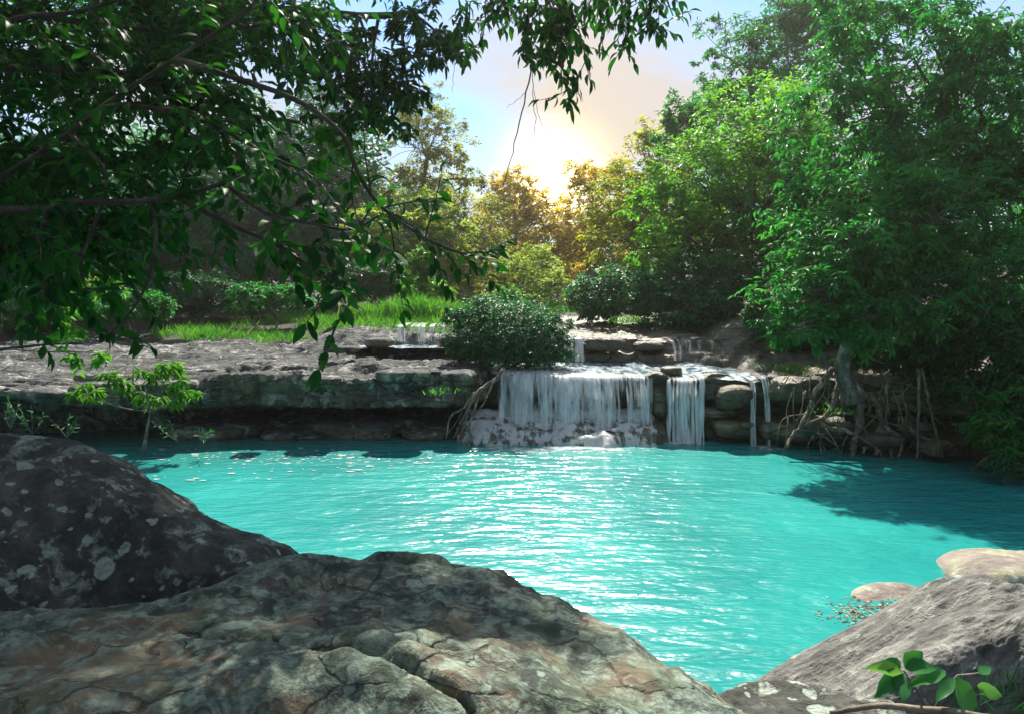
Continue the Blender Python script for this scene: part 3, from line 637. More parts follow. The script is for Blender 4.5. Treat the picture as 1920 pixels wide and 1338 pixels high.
GZ = lambda x, y: float(ground_z(np.array(x, float), np.array(y, float)))
def make_tree(name, label, lobes, base=None, leaf=(0.14, 0.05), n=20000, mat='leafA', bark='bark', tr=0.16, seed=1, droop=0.35, group=None, cat='tree', clump=0.30, twigs=7, per=7, tmpl=L4, branches=True, shell=0.45, trunk=None, upbias=0.25, flat=0.65, n_branch_obj=True, taper=0.35):
    rng = np.random.default_rng(seed)
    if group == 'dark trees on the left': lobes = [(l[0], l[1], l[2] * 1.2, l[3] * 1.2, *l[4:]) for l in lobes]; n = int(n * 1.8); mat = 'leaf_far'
    if name == 'forest_tree': lobes = [(l[0], l[1], l[2] * 1.18, l[3] * 1.18, *l[4:]) for l in lobes]; n = int(n * 0.95)
    lb = [lobe_px(*l) for l in lobes]
    C = np.array([a for a, b in lb]); Rd = np.array([b for a, b in lb])
    if base is None:
        b0 = C.mean(0); base = np.array((b0[0], b0[1] + 0.5, GZ(b0[0], b0[1] + 0.5)))
    base = np.asarray(base, float)
    root = thing(name, label, cat, tuple(base), group)
    # trunk
    topc = np.average(C, axis=0, weights=C[:, 2] + 0.1 - min(0, C[:, 2].min()))
    if trunk is None: trunk = wiggle(base - np.array((0, 0, 0.3)), topc, 14, 0.04, rng)
    else: trunk = catmull(np.asarray(trunk, float), 24)
    mbt = MB(); rt = np.linspace(1, taper, len(trunk)) * tr; rt[0] *= 1.5; rt[1] *= 1.15
    tube(mbt, trunk, rt, 9, 0.25, seed)
    vol = np.prod(Rd, 1) ** (2 / 3); share = vol / vol.sum()
    total_cl = max(len(lb), int(n / (twigs * per)))
    cr = MB(); bmeshes = []
    for i in range(len(lb)):
        nc = max(3, int(round(total_cl * share[i])))
        dirs = sphere_dirs(nc, rng); rad = (shell + (1 - shell) * rng.random(nc) ** 0.6)
        rad = rad * (1 + 0.28 * fbm(dirs * 1.7 + i * 3.1, 1.3, 2, seed + i))
        cen = C[i] + dirs * Rd[i] * rad[:, None]
        # drop clumps in gaps so that the outline breaks up
        keep = fbm(cen, 1.1 / max(Rd[i].mean() * 0.55, 0.2), 2, seed + 3) > -0.28
        cen, dirs = cen[keep], dirs[keep]
        if len(cen) == 0: continue
        cl = np.full(len(cen), clump * Rd[i].mean()) * rng.uniform(0.6, 1.25, len(cen))
        pos, d, up, LL, WW, var, tw = clump_leaves(rng, cen, cl, dirs, twigs, per, leaf[0], leaf[1], droop, upbias, flat)
        add_leaves(cr, pos, d, up, LL, WW, rng, tmpl, var)
        if branches:
            j = int(np.argmin(np.linalg.norm(trunk[:-1] - C[i], axis=1) + 0.6 * np.maximum(0, trunk[:-1, 2] - C[i][2] + 0.3)))
            mb = MB() if n_branch_obj else mbt
            r0 = min(rt[j] * 0.62, 0.03 + 0.045 * Rd[i].mean() + tr * 0.2)
            br = wiggle(trunk[j], C[i] + rng.normal(0, 0.12, 3) * Rd[i], 10, 0.07, rng, -0.05)
            tube(mb, br, np.linspace(r0, r0 * 0.4, 10), 6, 0.2, seed)
            for q in rng.permutation(len(cen))[:max(4, int(len(cen) * 0.5))][:40]:
                a = br[rng.integers(4, 10)]; sb = wiggle(a, cen[q], 6, 0.07, rng, -0.03)
                tube(mb, sb, np.linspace(r0 * 0.32, r0 * 0.07 + 0.003, 6), 4)
            if n_branch_obj: bmeshes.append(mb)
    part('trunk', mbt, M[bark], root)
    for mb in bmeshes: part('branch', mb, M[bark], root)
    part('crown', cr, M[mat], root, smooth=False)
    return root

M['leaf_right'] = leaf_mat('bright_green_leaf', (0.010, 0.10, 0.04), (0.026, 0.18, 0.05), (0.08, 0.27, 0.05), 0.5, (1.2, 1.7, 0.7))
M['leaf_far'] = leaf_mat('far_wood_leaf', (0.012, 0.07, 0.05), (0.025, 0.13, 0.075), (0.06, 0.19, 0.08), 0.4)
M['leaf_spring'] = leaf_mat('spring_green_leaf', (0.04, 0.14, 0.025), (0.09, 0.24, 0.04), (0.20, 0.35, 0.05), 0.6)
M['leaf_lime'] = leaf_mat('lime_green_leaf', (0.03, 0.13, 0.02), (0.08, 0.22, 0.025), (0.16, 0.30, 0.04), 0.45)
M['leaf_teal'] = leaf_mat('blue_green_leaf', (0.010, 0.065, 0.042), (0.02, 0.12, 0.062), (0.055, 0.18, 0.06), 0.34)
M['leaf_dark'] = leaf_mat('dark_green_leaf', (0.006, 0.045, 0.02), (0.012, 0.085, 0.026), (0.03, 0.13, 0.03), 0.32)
M['leaf_glow'] = leaf_mat('glow_tinted_leaf', (0.24, 0.21, 0.02), (0.46, 0.38, 0.05), (0.62, 0.50, 0.08), 0.65, (1.4, 1.3, 0.5))  # gold is warm sun glow painted into the leaf colour
M['leaf_ygreen'] = leaf_mat('yellow_green_leaf', (0.10, 0.16, 0.015), (0.24, 0.29, 0.03), (0.40, 0.40, 0.05), 0.62, (1.5, 1.5, 0.6))  # part of the yellow is warm sun glow painted in
M['leaf_olive'] = leaf_mat('olive_leaf', (0.08, 0.10, 0.02), (0.18, 0.18, 0.035), (0.32, 0.28, 0.05), 0.6)
M['leaf_pale'] = leaf_mat('pale_shrub_leaf', (0.10, 0.17, 0.03), (0.22, 0.28, 0.06), (0.36, 0.38, 0.10), 0.6)
M['leaf_near'] = leaf_mat('near_leaf', (0.006, 0.042, 0.014), (0.012, 0.08, 0.018), (0.03, 0.14, 0.02), 0.34, (1.5, 2.0, 0.5), 0.5, spec=0.1)
M['leaf_near1'] = leaf_mat('near_leaf_single', (0.006, 0.042, 0.014), (0.012, 0.08, 0.018), (0.03, 0.14, 0.02), 0.34, (1.5, 2.0, 0.5), 0.5, single=True, spec=0.1)
M['grass'] = leaf_mat('grass_blade', (0.035, 0.16, 0.03), (0.08, 0.26, 0.045), (0.20, 0.32, 0.08), 0.4)

# ---- right bank
make_tree('riverside_tree', 'gnarled tree with bare stilt roots on the right bank of the pool',
    [(1510, 545, 90, 55, 12.6), (1600, 470, 130, 85, 13.0), (1500, 610, 70, 40, 12.4), (1700, 540, 120, 90, 12.8), (1620, 600, 70, 50, 12.2), (1740, 420, 130, 100, 13.0), (1840, 520, 110, 90, 12.5)],
    base=P(1600, 730, 13.2), trunk=[P(1600, 745, 13.2), P(1578, 690, 13.1), P(1590, 640, 13.1), P(1600, 590, 13.0), P(1620, 520, 13.0), P(1650, 440, 13.0)],
    leaf=(0.17, 0.06), n=26000, mat='leaf_right', tr=0.17, seed=11, droop=0.55, clump=0.36, tmpl=L4)
make_tree('leaning_tree', 'tall dense green tree leaning over the right bank, upper right corner',
    [(1620, 330, 130, 90, 14.8), (1580, 230, 110, 90, 15.2), (1760, 300, 140, 100, 14.3), (1700, 130, 150, 110, 14.8), (1870, 180, 110, 130, 13.8), (1880, 380, 100, 100, 13.8), (1840, 20, 130, 80, 14.2), (1560, 400, 110, 70, 14.8), (1640, 20, 110, 70, 15.0), (1700, 400, 90, 80, 14.4), (1990, 250, 120, 200, 13.8), (2060, 480, 130, 130, 14.0), (2180, 300, 150, 200, 14.5)],
    base=np.array((11.4, 15.2, 1.8)), trunk=[(11.4, 15.2, 1.5), P(1900, 720, 15.0), P(1875, 640, 15.0), P(1860, 500, 14.8), P(1830, 330, 14.8), P(1780, 150, 14.8)],
    leaf=(0.19, 0.07), n=44000, mat='leaf_right', bark='bark_dark', tr=0.13, seed=12, droop=0.6, clump=0.34)
make_tree('limbed_tree', 'broad green tree with a long pale limb reaching over the upper falls',
    [(1480, 330, 130, 100, 20.6), (1380, 390, 110, 90, 21.1), (1300, 330, 90, 70, 21.6), (1420, 240, 120, 80, 21.1), (1300, 440, 90, 60, 20.6), (1400, 500, 100, 60, 20.6), (1250, 400, 70, 60, 22.1), (1540, 440, 100, 80, 20.1), (1330, 540, 70, 40, 21.1), (1230, 480, 60, 40, 21.6)],
    base=P(1510, 640, 20.6), trunk=[P(1510, 650, 20.6), P(1500, 580, 20.6), P(1485, 520, 20.6), P(1440, 475, 20.6), P(1405, 455, 20.6), P(1330, 465, 20.400000000000002), P(1260, 462, 20.3), P(1180, 468, 20.200000000000003)],
    leaf=(0.19, 0.08), n=38000, mat='leaf_spring', bark='bark_dark', tr=0.19, taper=0.1, seed=13, clump=0.32)
make_tree('airy_tree', 'tall airy tree with open branches against the sky, upper right',
    [(1332, 90, 22, 60, 27), (1345, 190, 50, 60, 27), (1410, 80, 50, 50, 27), (1440, 170, 70, 70, 27), (1520, 90, 70, 70, 27), (1270, 205, 40, 30, 27), (1240, 260, 30, 22, 27), (1290, 255, 55, 40, 27), (1560, 20, 90, 60, 27), (1480, 20, 50, 40, 27)],
    base=(10.8, 27.5, 2.1), leaf=(0.2, 0.085), n=24000, mat='leaf_right', tr=0.2, seed=14, clump=0.4, shell=0.2)
make_tree('riverside_shrub', 'low blue green shrub hanging over the upper right shelf', [(1150, 550, 75, 42, 21.5), (1230, 570, 70, 40, 20.5), (1110, 560, 45, 35, 22)], leaf=(0.15, 0.075), n=12000, mat='leaf_teal', tr=0.06, seed=15, cat='shrub', clump=0.35)
make_tree('riverside_shrub', 'dense dark green shrub under the long limb on the right shelf', [(1300, 575, 75, 48, 19.0), (1350, 530, 70, 50, 19.5), (1255, 545, 60, 40, 19.8)], leaf=(0.14, 0.065), n=14000, mat='leaf_teal', tr=0.07, seed=16, cat='shrub', clump=0.35)
make_tree('forest_tree', 'yellow green tree between the glow tinted trees and the long limb', [(1215, 310, 55, 60, 30), (1260, 290, 50, 50, 30), (1160, 390, 60, 50, 31), (1230, 390, 70, 70, 29), (1170, 450, 70, 50, 30), (1290, 400, 50, 60, 29)], leaf=(0.2, 0.1), n=22000, mat='leaf_ygreen', tr=0.2, seed=17, group='trees behind the falls', n_branch_obj=False)
make_tree('forest_tree', 'flat topped tree with golden sun glow painted in, right of the glow in the sky', [(1130, 318, 55, 16, 46), (1095, 345, 35, 25, 46), (1150, 350, 55, 30, 46), (1110, 400, 50, 45, 46), (1080, 440, 45, 40, 46), (1140, 430, 50, 50, 46)], leaf=(0.24, 0.12), n=18000, mat='leaf_glow', tr=0.22, seed=18, group='trees behind the falls', n_branch_obj=False)
make_tree('forest_tree', 'round tree with golden sun glow painted in, left of the glow in the sky', [(965, 345, 40, 24, 48), (940, 385, 45, 40, 48), (985, 375, 40, 35, 48), (960, 430, 60, 45, 47)], leaf=(0.24, 0.12), n=14000, mat='leaf_glow', tr=0.2, seed=19, group='trees behind the falls', n_branch_obj=False)
make_tree('forest_tree', 'small tree with golden sun glow painted in, right below the glow in the sky', [(1030, 385, 35, 25, 50), (1020, 430, 45, 45, 49), (1045, 470, 50, 45, 48)], leaf=(0.24, 0.12), n=11000, mat='leaf_glow', tr=0.18, seed=20, group='trees behind the falls', n_branch_obj=False)
make_tree('forest_tree', 'tall olive tree with open crown left of the sky gap', [(790, 200, 40, 40, 36), (830, 250, 50, 40, 36), (770, 280, 50, 60, 36), (850, 290, 35, 25, 36), (820, 340, 60, 35, 36), (885, 335, 35, 18, 36), (740, 220, 40, 50, 37), (760, 370, 60, 45, 36)], leaf=(0.2, 0.09), n=17000, mat='leaf_olive', tr=0.22, seed=21, group='trees behind the falls', n_branch_obj=False, shell=0.3)
make_tree('forest_tree', 'olive brown tree below the tall olive tree', [(880, 400, 55, 45, 40), (840, 400, 50, 45, 39), (900, 460, 60, 50, 38), (830, 470, 60, 45, 38)], leaf=(0.21, 0.1), n=15000, mat='leaf_olive', tr=0.2, seed=22, group='trees behind the falls', n_branch_obj=False)
make_tree('forest_tree', 'pale green layered tree left of the glow tinted trees', [(690, 430, 45, 35, 30), (720, 470, 50, 35, 30), (800, 400, 45, 35, 31), (780, 440, 55, 35, 30), (850, 450, 40, 30, 31)], leaf=(0.18, 0.09), n=15000, mat='leaf_pale', tr=0.16, seed=23, group='trees behind the falls', n_branch_obj=False, flat=0.3)
for k, (lab, lobes, mt) in enumerate([
    ('dark blue green tree behind the grass, left of the pale layered tree', [(610, 300, 50, 70, 33), (640, 380, 50, 70, 33), (590, 430, 55, 60, 32), (650, 490, 50, 40, 31), (600, 210, 40, 50, 34)], 'leaf_teal'),
    ('dark tree behind the near branches, second from the grass', [(500, 330, 70, 80, 31), (450, 430, 70, 70, 30), (530, 450, 60, 60, 30), (480, 250, 50, 60, 32)], 'leaf_teal'),
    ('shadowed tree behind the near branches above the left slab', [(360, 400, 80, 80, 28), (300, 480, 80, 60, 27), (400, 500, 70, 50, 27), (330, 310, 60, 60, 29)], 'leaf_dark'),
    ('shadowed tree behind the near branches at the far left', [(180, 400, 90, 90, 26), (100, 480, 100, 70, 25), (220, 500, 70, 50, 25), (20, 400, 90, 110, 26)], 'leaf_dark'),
    ]):
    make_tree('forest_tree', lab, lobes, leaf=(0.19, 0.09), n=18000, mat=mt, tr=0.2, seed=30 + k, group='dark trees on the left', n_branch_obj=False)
for k, (lab, lobes, mt, n) in enumerate([
    ('pale brushy shrub below the glow tinted trees', [(1000, 500, 50, 40, 33), (960, 520, 40, 40, 32), (1040, 540, 40, 40, 31)], 'leaf_pale', 11000),
    ('dull green shrub left of the pale brushy shrub', [(910, 520, 45, 45, 31), (870, 500, 40, 45, 31), (880, 555, 40, 30, 29)], 'leaf_olive', 9000),
    ('bright green slender shrub rising from the grass', [(790, 500, 22, 35, 24), (785, 545, 30, 25, 24), (825, 555, 28, 25, 23.5)], 'leaf_lime', 7000),
    ('dark shrub behind the bright grass', [(690, 530, 50, 35, 27), (740, 520, 45, 35, 27)], 'leaf_teal', 8000),
    ('green shrub on the bare bank left of the grass', [(470, 560, 50, 22, 22.5), (540, 555, 45, 20, 23)], 'leaf_right', 7000),
    ('fern like shrub on the bank above the middle of the slab', [(260, 575, 60, 22, 20.5), (200, 585, 45, 18, 20)], 'leaf_right', 7000),
    ('dark shrub at the left end of the grass', [(400, 545, 60, 30, 24), (330, 550, 60, 32, 23.5)], 'leaf_teal', 8000),
    ('low shrub above the left part of the slab', [(60, 560, 90, 45, 21), (180, 565, 60, 32, 21)], 'leaf_dark', 9000),
    ]):
    make_tree('shrub', lab, lobes, leaf=(0.15, 0.07), n=n, mat=mt, tr=0.05, seed=50 + k, cat='shrub', group='shrubs behind the falls', n_branch_obj=False)
# the bush on the rock beside the main fall
make_tree('bush', 'round dark green bush on the rocks left of the main waterfall', [(905, 615, 55, 42, 16.2), (960, 625, 70, 45, 16.0), (1010, 640, 50, 36, 16.0), (930, 590, 55, 25, 16.6), (1000, 605, 45, 25, 16.5), (960, 660, 45, 22, 15.8), (1030, 620, 35, 20, 16.2), (1055, 655, 22, 18, 15.8), (870, 650, 30, 20, 15.9), (865, 600, 25, 18, 16.4), (1000, 675, 20, 16, 15.6), (980, 580, 20, 14, 16.6), (842, 590, 13, 20, 16.2), (1072, 606, 15, 14, 16.0), (900, 566, 13, 15, 16.5), (1046, 586, 13, 14, 16.3), (846, 640, 14, 16, 16.0)], base=(-0.1, 16.4, 1.5), leaf=(0.085, 0.042), n=30000, mat='leaf_teal', tr=0.07, seed=61, cat='bush', clump=0.7, droop=0.5)
make_tree('bush', 'yellow green leafy bush rising behind the round dark bush', [(935, 570, 35, 18, 18.5), (970, 562, 30, 16, 18.5), (900, 580, 30, 16, 18.3), (1030, 592, 18, 12, 18)], base=(-0.3, 18.6, 1.9), leaf=(0.11, 0.05), n=8000, mat='leaf_lime', tr=0.05, seed=62, cat='bush', clump=0.45)

for k, (lab, lobes, mt, n, lf) in enumerate([
    ('tall leafy undergrowth at the right edge below the leaning trunk', [(1850, 690, 70, 50, 11.9), (1900, 640, 60, 50, 11.6), (1790, 640, 60, 45, 12.4), (1930, 730, 60, 60, 11.4), (2020, 700, 90, 80, 11.6), (2140, 720, 100, 90, 11.2)], 'leaf_dark', 14000, (0.16, 0.055)),
    ('bright bushy undergrowth above the log at the right waterline', [(1870, 790, 45, 36, 11.3), (1905, 760, 45, 40, 11.2), (1835, 800, 32, 24, 11.5), (1890, 840, 40, 22, 11.0), (1990, 820, 70, 40, 10.8), (2120, 830, 80, 50, 10.6)], 'leaf_right', 11000, (0.14, 0.04)),
    ('low pale ground plants at the right edge of the water', [(1880, 872, 28, 10, 10.9), (1915, 862, 30, 14, 10.8)], 'leaf_teal', 3500, (0.07, 0.045)),
    ('dark undergrowth behind the stilt roots on the right bank', [(1700, 680, 70, 40, 13.6), (1780, 720, 60, 45, 13.0), (1640, 660, 60, 30, 13.8), (1740, 640, 70, 40, 13.4)], 'leaf_dark', 8000, (0.15, 0.055)),
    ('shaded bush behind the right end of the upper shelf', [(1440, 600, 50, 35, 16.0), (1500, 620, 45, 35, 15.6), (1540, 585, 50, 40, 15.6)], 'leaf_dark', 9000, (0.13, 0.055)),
    ]):
    make_tree('undergrowth', lab, lobes, leaf=lf, n=n, mat=mt, tr=0.04, seed=160 + k, cat='shrub', clump=0.45, n_branch_obj=False, droop=0.5)

make_tree('shade_tree', 'tall added tree left of the slab whose dark crown shades the foreground and closes the upper left edge',
    [(640, -185, 220, 75, 10.4, 1.7), (850, -175, 160, 60, 10.3, 1.6), (420, -190, 220, 85, 10.9, 1.8), (220, -170, 200, 90, 12, 2.0), (300, 40, 110, 80, 15.0, 1.6), (1010, -160, 80, 36, 10.2, 1.2)],  # tree added for shade: lobes above the frame darken the foreground boulders
    base=np.array((-13.2, 15.4, 1.0)), trunk=[(-13.2, 15.4, 0.8), (-12.9, 15.3, 4.0), (-12.0, 14.8, 7.4), (-9.0, 14.0, 9.2), (-5.0, 13.0, 9.6), (-3.0, 12.0, 9.9)],
    leaf=(0.2, 0.09), n=26000, mat='leaf_near', bark='bark_dark', tr=0.09, seed=171, clump=0.45, twigs=6, per=6, shell=0.15, droop=0.5)

# ------------------------------------------------------------------ near tree on the left with large leaves
def smooth(pts, n=20): return catmull(PP(*pts), n)
def twig_leaves(rng, line, L, W, gap, start=0.15, droop=0.5, spread=0.9):
    """alternate leaves along a twig: rows of (pos, dir, up, L, W)"""
    seg = np.linalg.norm(np.diff(line, axis=0), axis=1); cum = np.concatenate([[0], np.cumsum(seg)]); tot = cum[-1]
    d = np.arange(tot * start, tot, gap); out = []
    for k, q in enumerate(d):
        p = np.array([np.interp(q, cum, line[:, i]) for i in range(3)]); p2 = np.array([np.interp(min(q + 0.03, tot), cum, line[:, i]) for i in range(3)])
        t = norm(p2 - p + 1e-6); s = norm(np.cross(t, np.array((0, 0, 1.0)) + rng.normal(0, 0.3, 3))) * (1 if k % 2 else -1)
        dd = t * 0.6 + s * spread + rng.normal(0, 0.25, 3) + np.array((0, 0, -droop))
        out.append((p, dd, np.array((0, 0, 1.0)) + rng.normal(0, 0.45, 3), L * rng.uniform(0.7, 1.2), W * rng.uniform(0.75, 1.15)))
    p = line[-1]; t = norm(line[-1] - line[-2]); out.append((p, t + np.array((0, 0, -droop * 0.4)), np.array((0, 0, 1.0)) + rng.normal(0, 0.3, 3), L, W))
    return out
LEAF1 = {}
def leaf_objects(rows, root, mat, keymat, limit=300, bough=None):
    """the largest leaves in view become objects of their own, the rest one part"""
    def size(r):
        p = r[0]
        if p[1] < 0.5: return -1
        px = 960 + p[0] / p[1] * FPX; py = 560 - (p[2] - CAM_Z) / p[1] * FPX
        return r[3] / p[1] if -20 < px < 1940 and -20 < py < 1360 else -1
    rows = sorted(rows, key=size, reverse=True)
    if keymat not in LEAF1:
        LEAF1[keymat] = []
        for bend, fold, sk in ((0.4, 0.5, 0.0), (1.0, 1.0, 0.06), (2.2, 0.7, -0.08), (1.5, -0.5, 0.1), (-0.6, 1.2, -0.04)):
            mb = MB(); v = LF[0].copy(); q = v[:, 0]; v[:, 2] = fold * 0.2 * np.abs(v[:, 1]) + bend * (0.16 * q - 0.24 * q ** 2) + 0.03 * np.sin(q * 9 + v[:, 1] * 3); v[:, 1] = v[:, 1] * 0.42 + sk * q * q
            mb.add(v, LF[1]); LEAF1[keymat].append(mb.mesh('leaf', M[keymat]))
    org = np.array(root.location)
    for kk, (p, d, up, L, Wd) in enumerate(rows[:limit]):
        d, s, u = leaf_frame(d[None], up[None]); d, s, u = d[0], s[0], u[0]
        o = bpy.data.objects.new('leaf', LEAF1[keymat][kk % 5]); COL.objects.link(o); o.parent = root
        if bough: o.parent = min(bough, key=lambda b: np.min(np.sum((b[1] - p) ** 2, 1)))[0]
        m = Matrix.Identity(4)
        for i in range(3): m[i][0] = d[i] * L; m[i][1] = s[i] * Wd / 0.42; m[i][2] = u[i] * L; m[i][3] = p[i] - org[i]
        loc, rot, sc = m.decompose(); o.location = loc; o.rotation_mode = 'QUATERNION'; o.rotation_quaternion = rot; o.scale = sc
    rest = rows[limit:]
    if rest:
        rng = np.random.default_rng(5); mb = MB()
        add_leaves(mb, np.array([r[0] for r in rest]), np.array([r[1] for r in rest]), np.array([r[2] for r in rest]), np.array([r[3] for r in rest]), np.array([r[4] for r in rest]), rng, LF)
        o = part('foliage', mb, M[mat], root); o['kind'] = 'stuff'

def grow(rng, limbs, n_tw, length, L, W, gap, droop, sag=0.15, bias=(0, 0, 0)):
    """twigs from points along the limbs; returns twig lines and leaf rows"""
    lines, rows = [], []
    for line, wgt in limbs:
        for q in range(int(n_tw * wgt)):
            i = rng.integers(int(len(line) * 0.12), len(line)); a = line[i]
            t = norm(line[min(i + 1, len(line) - 1)] - line[i - 1])
            d = norm(t * 0.5 + rng.normal(0, 0.75, 3) + np.array(bias)); l = length * rng.uniform(0.5, 1.3)
            tw = wiggle(a, a + d * l, 9, 0.05, rng, 0); tw[:, 2] -= sag * l * np.linspace(0, 1, 9) ** 2
            lines.append(tw); rows += twig_leaves(rng, tw, L, W, gap, 0.12, droop)
    return lines, rows

def build_near_tree():
    rng = np.random.default_rng(101)
    root = thing('overhanging_tree', 'dark tree with large leaves hanging into the picture from the left', 'tree', (-5.2, 4.6, 0.9))
    tk = catmull([(-5.2, 4.6, 0.4), (-5.1, 4.6, 2.5), (-4.9, 4.55, 4.2), (-4.6, 4.6, 6.0), (-4.2, 4.8, 8.0)], 24)
    mb = MB(); tube(mb, tk, np.linspace(0.24, 0.08, 24), 10, 0.3, 3); part('trunk', mb, M['bark_dark'], root)
    A = smooth([(-420, 470, 4.6), (-120, 420, 4.4), (0, 396, 4.3), (90, 392, 4.25), (150, 380, 4.2), (250, 378, 4.1), (330, 370, 4.1), (420, 345, 4.0), (520, 330, 3.9)], 40)
    B = smooth([(-430, 460, 4.6), (-100, 385, 4.5), (0, 335, 4.4), (70, 290, 4.35), (130, 250, 4.3), (200, 195, 4.3), (330, 110, 4.3), (450, 30, 4.3), (520, -40, 4.3)], 40)
    Cc = smooth([(-420, 200, 4.7), (-150, 120, 4.6), (20, 40, 4.5), (160, 20, 4.4), (300, -30, 4.4)], 26)
    D = smooth([(280, 378, 4.1), (292, 430, 4.1), (288, 480, 4.08), (272, 540, 4.05), (235, 598, 4.0), (196, 632, 4.0)], 20)
    E = smooth([(330, 110, 4.3), (450, 150, 4.4), (560, 190, 4.5), (640, 250, 4.55), (665, 310, 4.6), (700, 372, 4.6), (745, 412, 4.6), (800, 448, 4.6), (850, 470, 4.6), (890, 480, 4.6)], 36)
    F = smooth([(330, 370, 4.1), (430, 420, 4.0), (520, 460, 3.9), (580, 500, 3.85), (630, 525, 3.8), (655, 570, 3.8)], 24)
    H = smooth([(130, 250, 4.3), (200, 330, 4.2), (170, 440, 4.1), (150, 500, 4.0), (165, 550, 4.0)], 22)
    I = smooth([(420, 345, 4.0), (500, 400, 3.9), (590, 420, 3.9), (660, 430, 3.95), (720, 400, 4.0)], 22)
    J = smooth([(90, 392, 4.25), (70, 470, 4.2), (85, 510, 4.2), (82, 570, 4.2)], 18)
    K = smooth([(200, 195, 4.3), (330, 210, 4.2), (430, 250, 4.1), (520, 300, 4.0), (600, 330, 4.0)], 22)
    limbs = [(A, 1.0, .034), (B, 1.0, .025), (Cc, .9, .028), (D, .15, .014), (E, .8, .02), (F, .8, .016), (H, .5, .014), (I, .7, .014), (J, .4, .014), (K, 1.0, .018)]
    bough = []
    for ln, w, r in limbs:
        mb = MB(); tube(mb, ln, np.linspace(r, r * 0.3, len(ln)), 7, 0.2, 4); bough.append((part('branch', mb, M['bark_dark'], root), ln))
    short = [(l, w) for k, (l, w, r) in enumerate(limbs) if k in (3, 5, 6, 7, 8)]; long_ = [(l, w) for k, (l, w, r) in enumerate(limbs) if k not in (3, 5, 6, 7, 8)]
    ls, rs = grow(rng, short, 16, 0.3, 0.13, 0.058, 0.05, 0.4, 0.15, (0.1, -0.1, 0.1))
    lines, rows = grow(rng, long_, 16, 0.5, 0.115, 0.05, 0.045, 0.45, 0.2, (0.1, -0.1, -0.1))
    lines += ls; rows += rs
    # a second, denser storey of leaves further back and above
    back = [smooth([(-300, 150, 5.6), (0, 130, 5.4), (250, 140, 5.2), (450, 190, 5.1)], 24), smooth([(-300, 300, 5.5), (0, 280, 5.3), (200, 300, 5.2), (380, 270, 5.1)], 24), smooth([(-300, 20, 5.8), (50, 30, 5.6), (330, 60, 5.4), (560, 40, 5.3)], 24), smooth([(-200, 480, 5.2), (40, 450, 5.1), (200, 430, 5.0)], 20)]
    mbk = MB()
    for ln in back: tube(mbk, ln, np.linspace(0.035, 0.01, len(ln)), 6)
    l2, r2 = grow(rng, [(b, 1.0) for b in back], 90, 0.65, 0.125, 0.056, 0.05, 0.45, 0.2, (0, 0, 0))
    lines += l2; rows += r2
    for tw in lines: tube(mbk, tw, np.linspace(0.006, 0.0022, len(tw)), 4)
    part('twigs', mbk, M['bark_dark'], root)['kind'] = 'stuff'
    leaf_objects(rows, root, 'leaf_near', 'leaf_near1', 300, bough)
    # unseen crown above the picture, added to shade the foreground
    cr = MB(); rng = np.random.default_rng(8)
    for c, r, n in (((-4.5, 5.2, 8.2), (3.2, 2.2, 1.2), 480), ((-7.5, 5.6, 8.4), (3.0, 2.0, 1.4), 360), ((-6.5, 2.5, 7.6), (3.2, 3.0, 1.6), 220)):
        dirs = sphere_dirs(n, rng); cen = np.array(c) + dirs * np.array(r) * (rng.random(n) ** 0.4)[:, None]
        pos, d, up, LL, WW, var, tw = clump_leaves(rng, cen, np.full(n, 0.55), dirs, 5, 7, 0.16, 0.075, 0.4)
        add_leaves(cr, pos, d, up, LL, WW, rng, L4, var)
    part('crown', cr, M['leaf_near'], root, smooth=False)
build_near_tree()

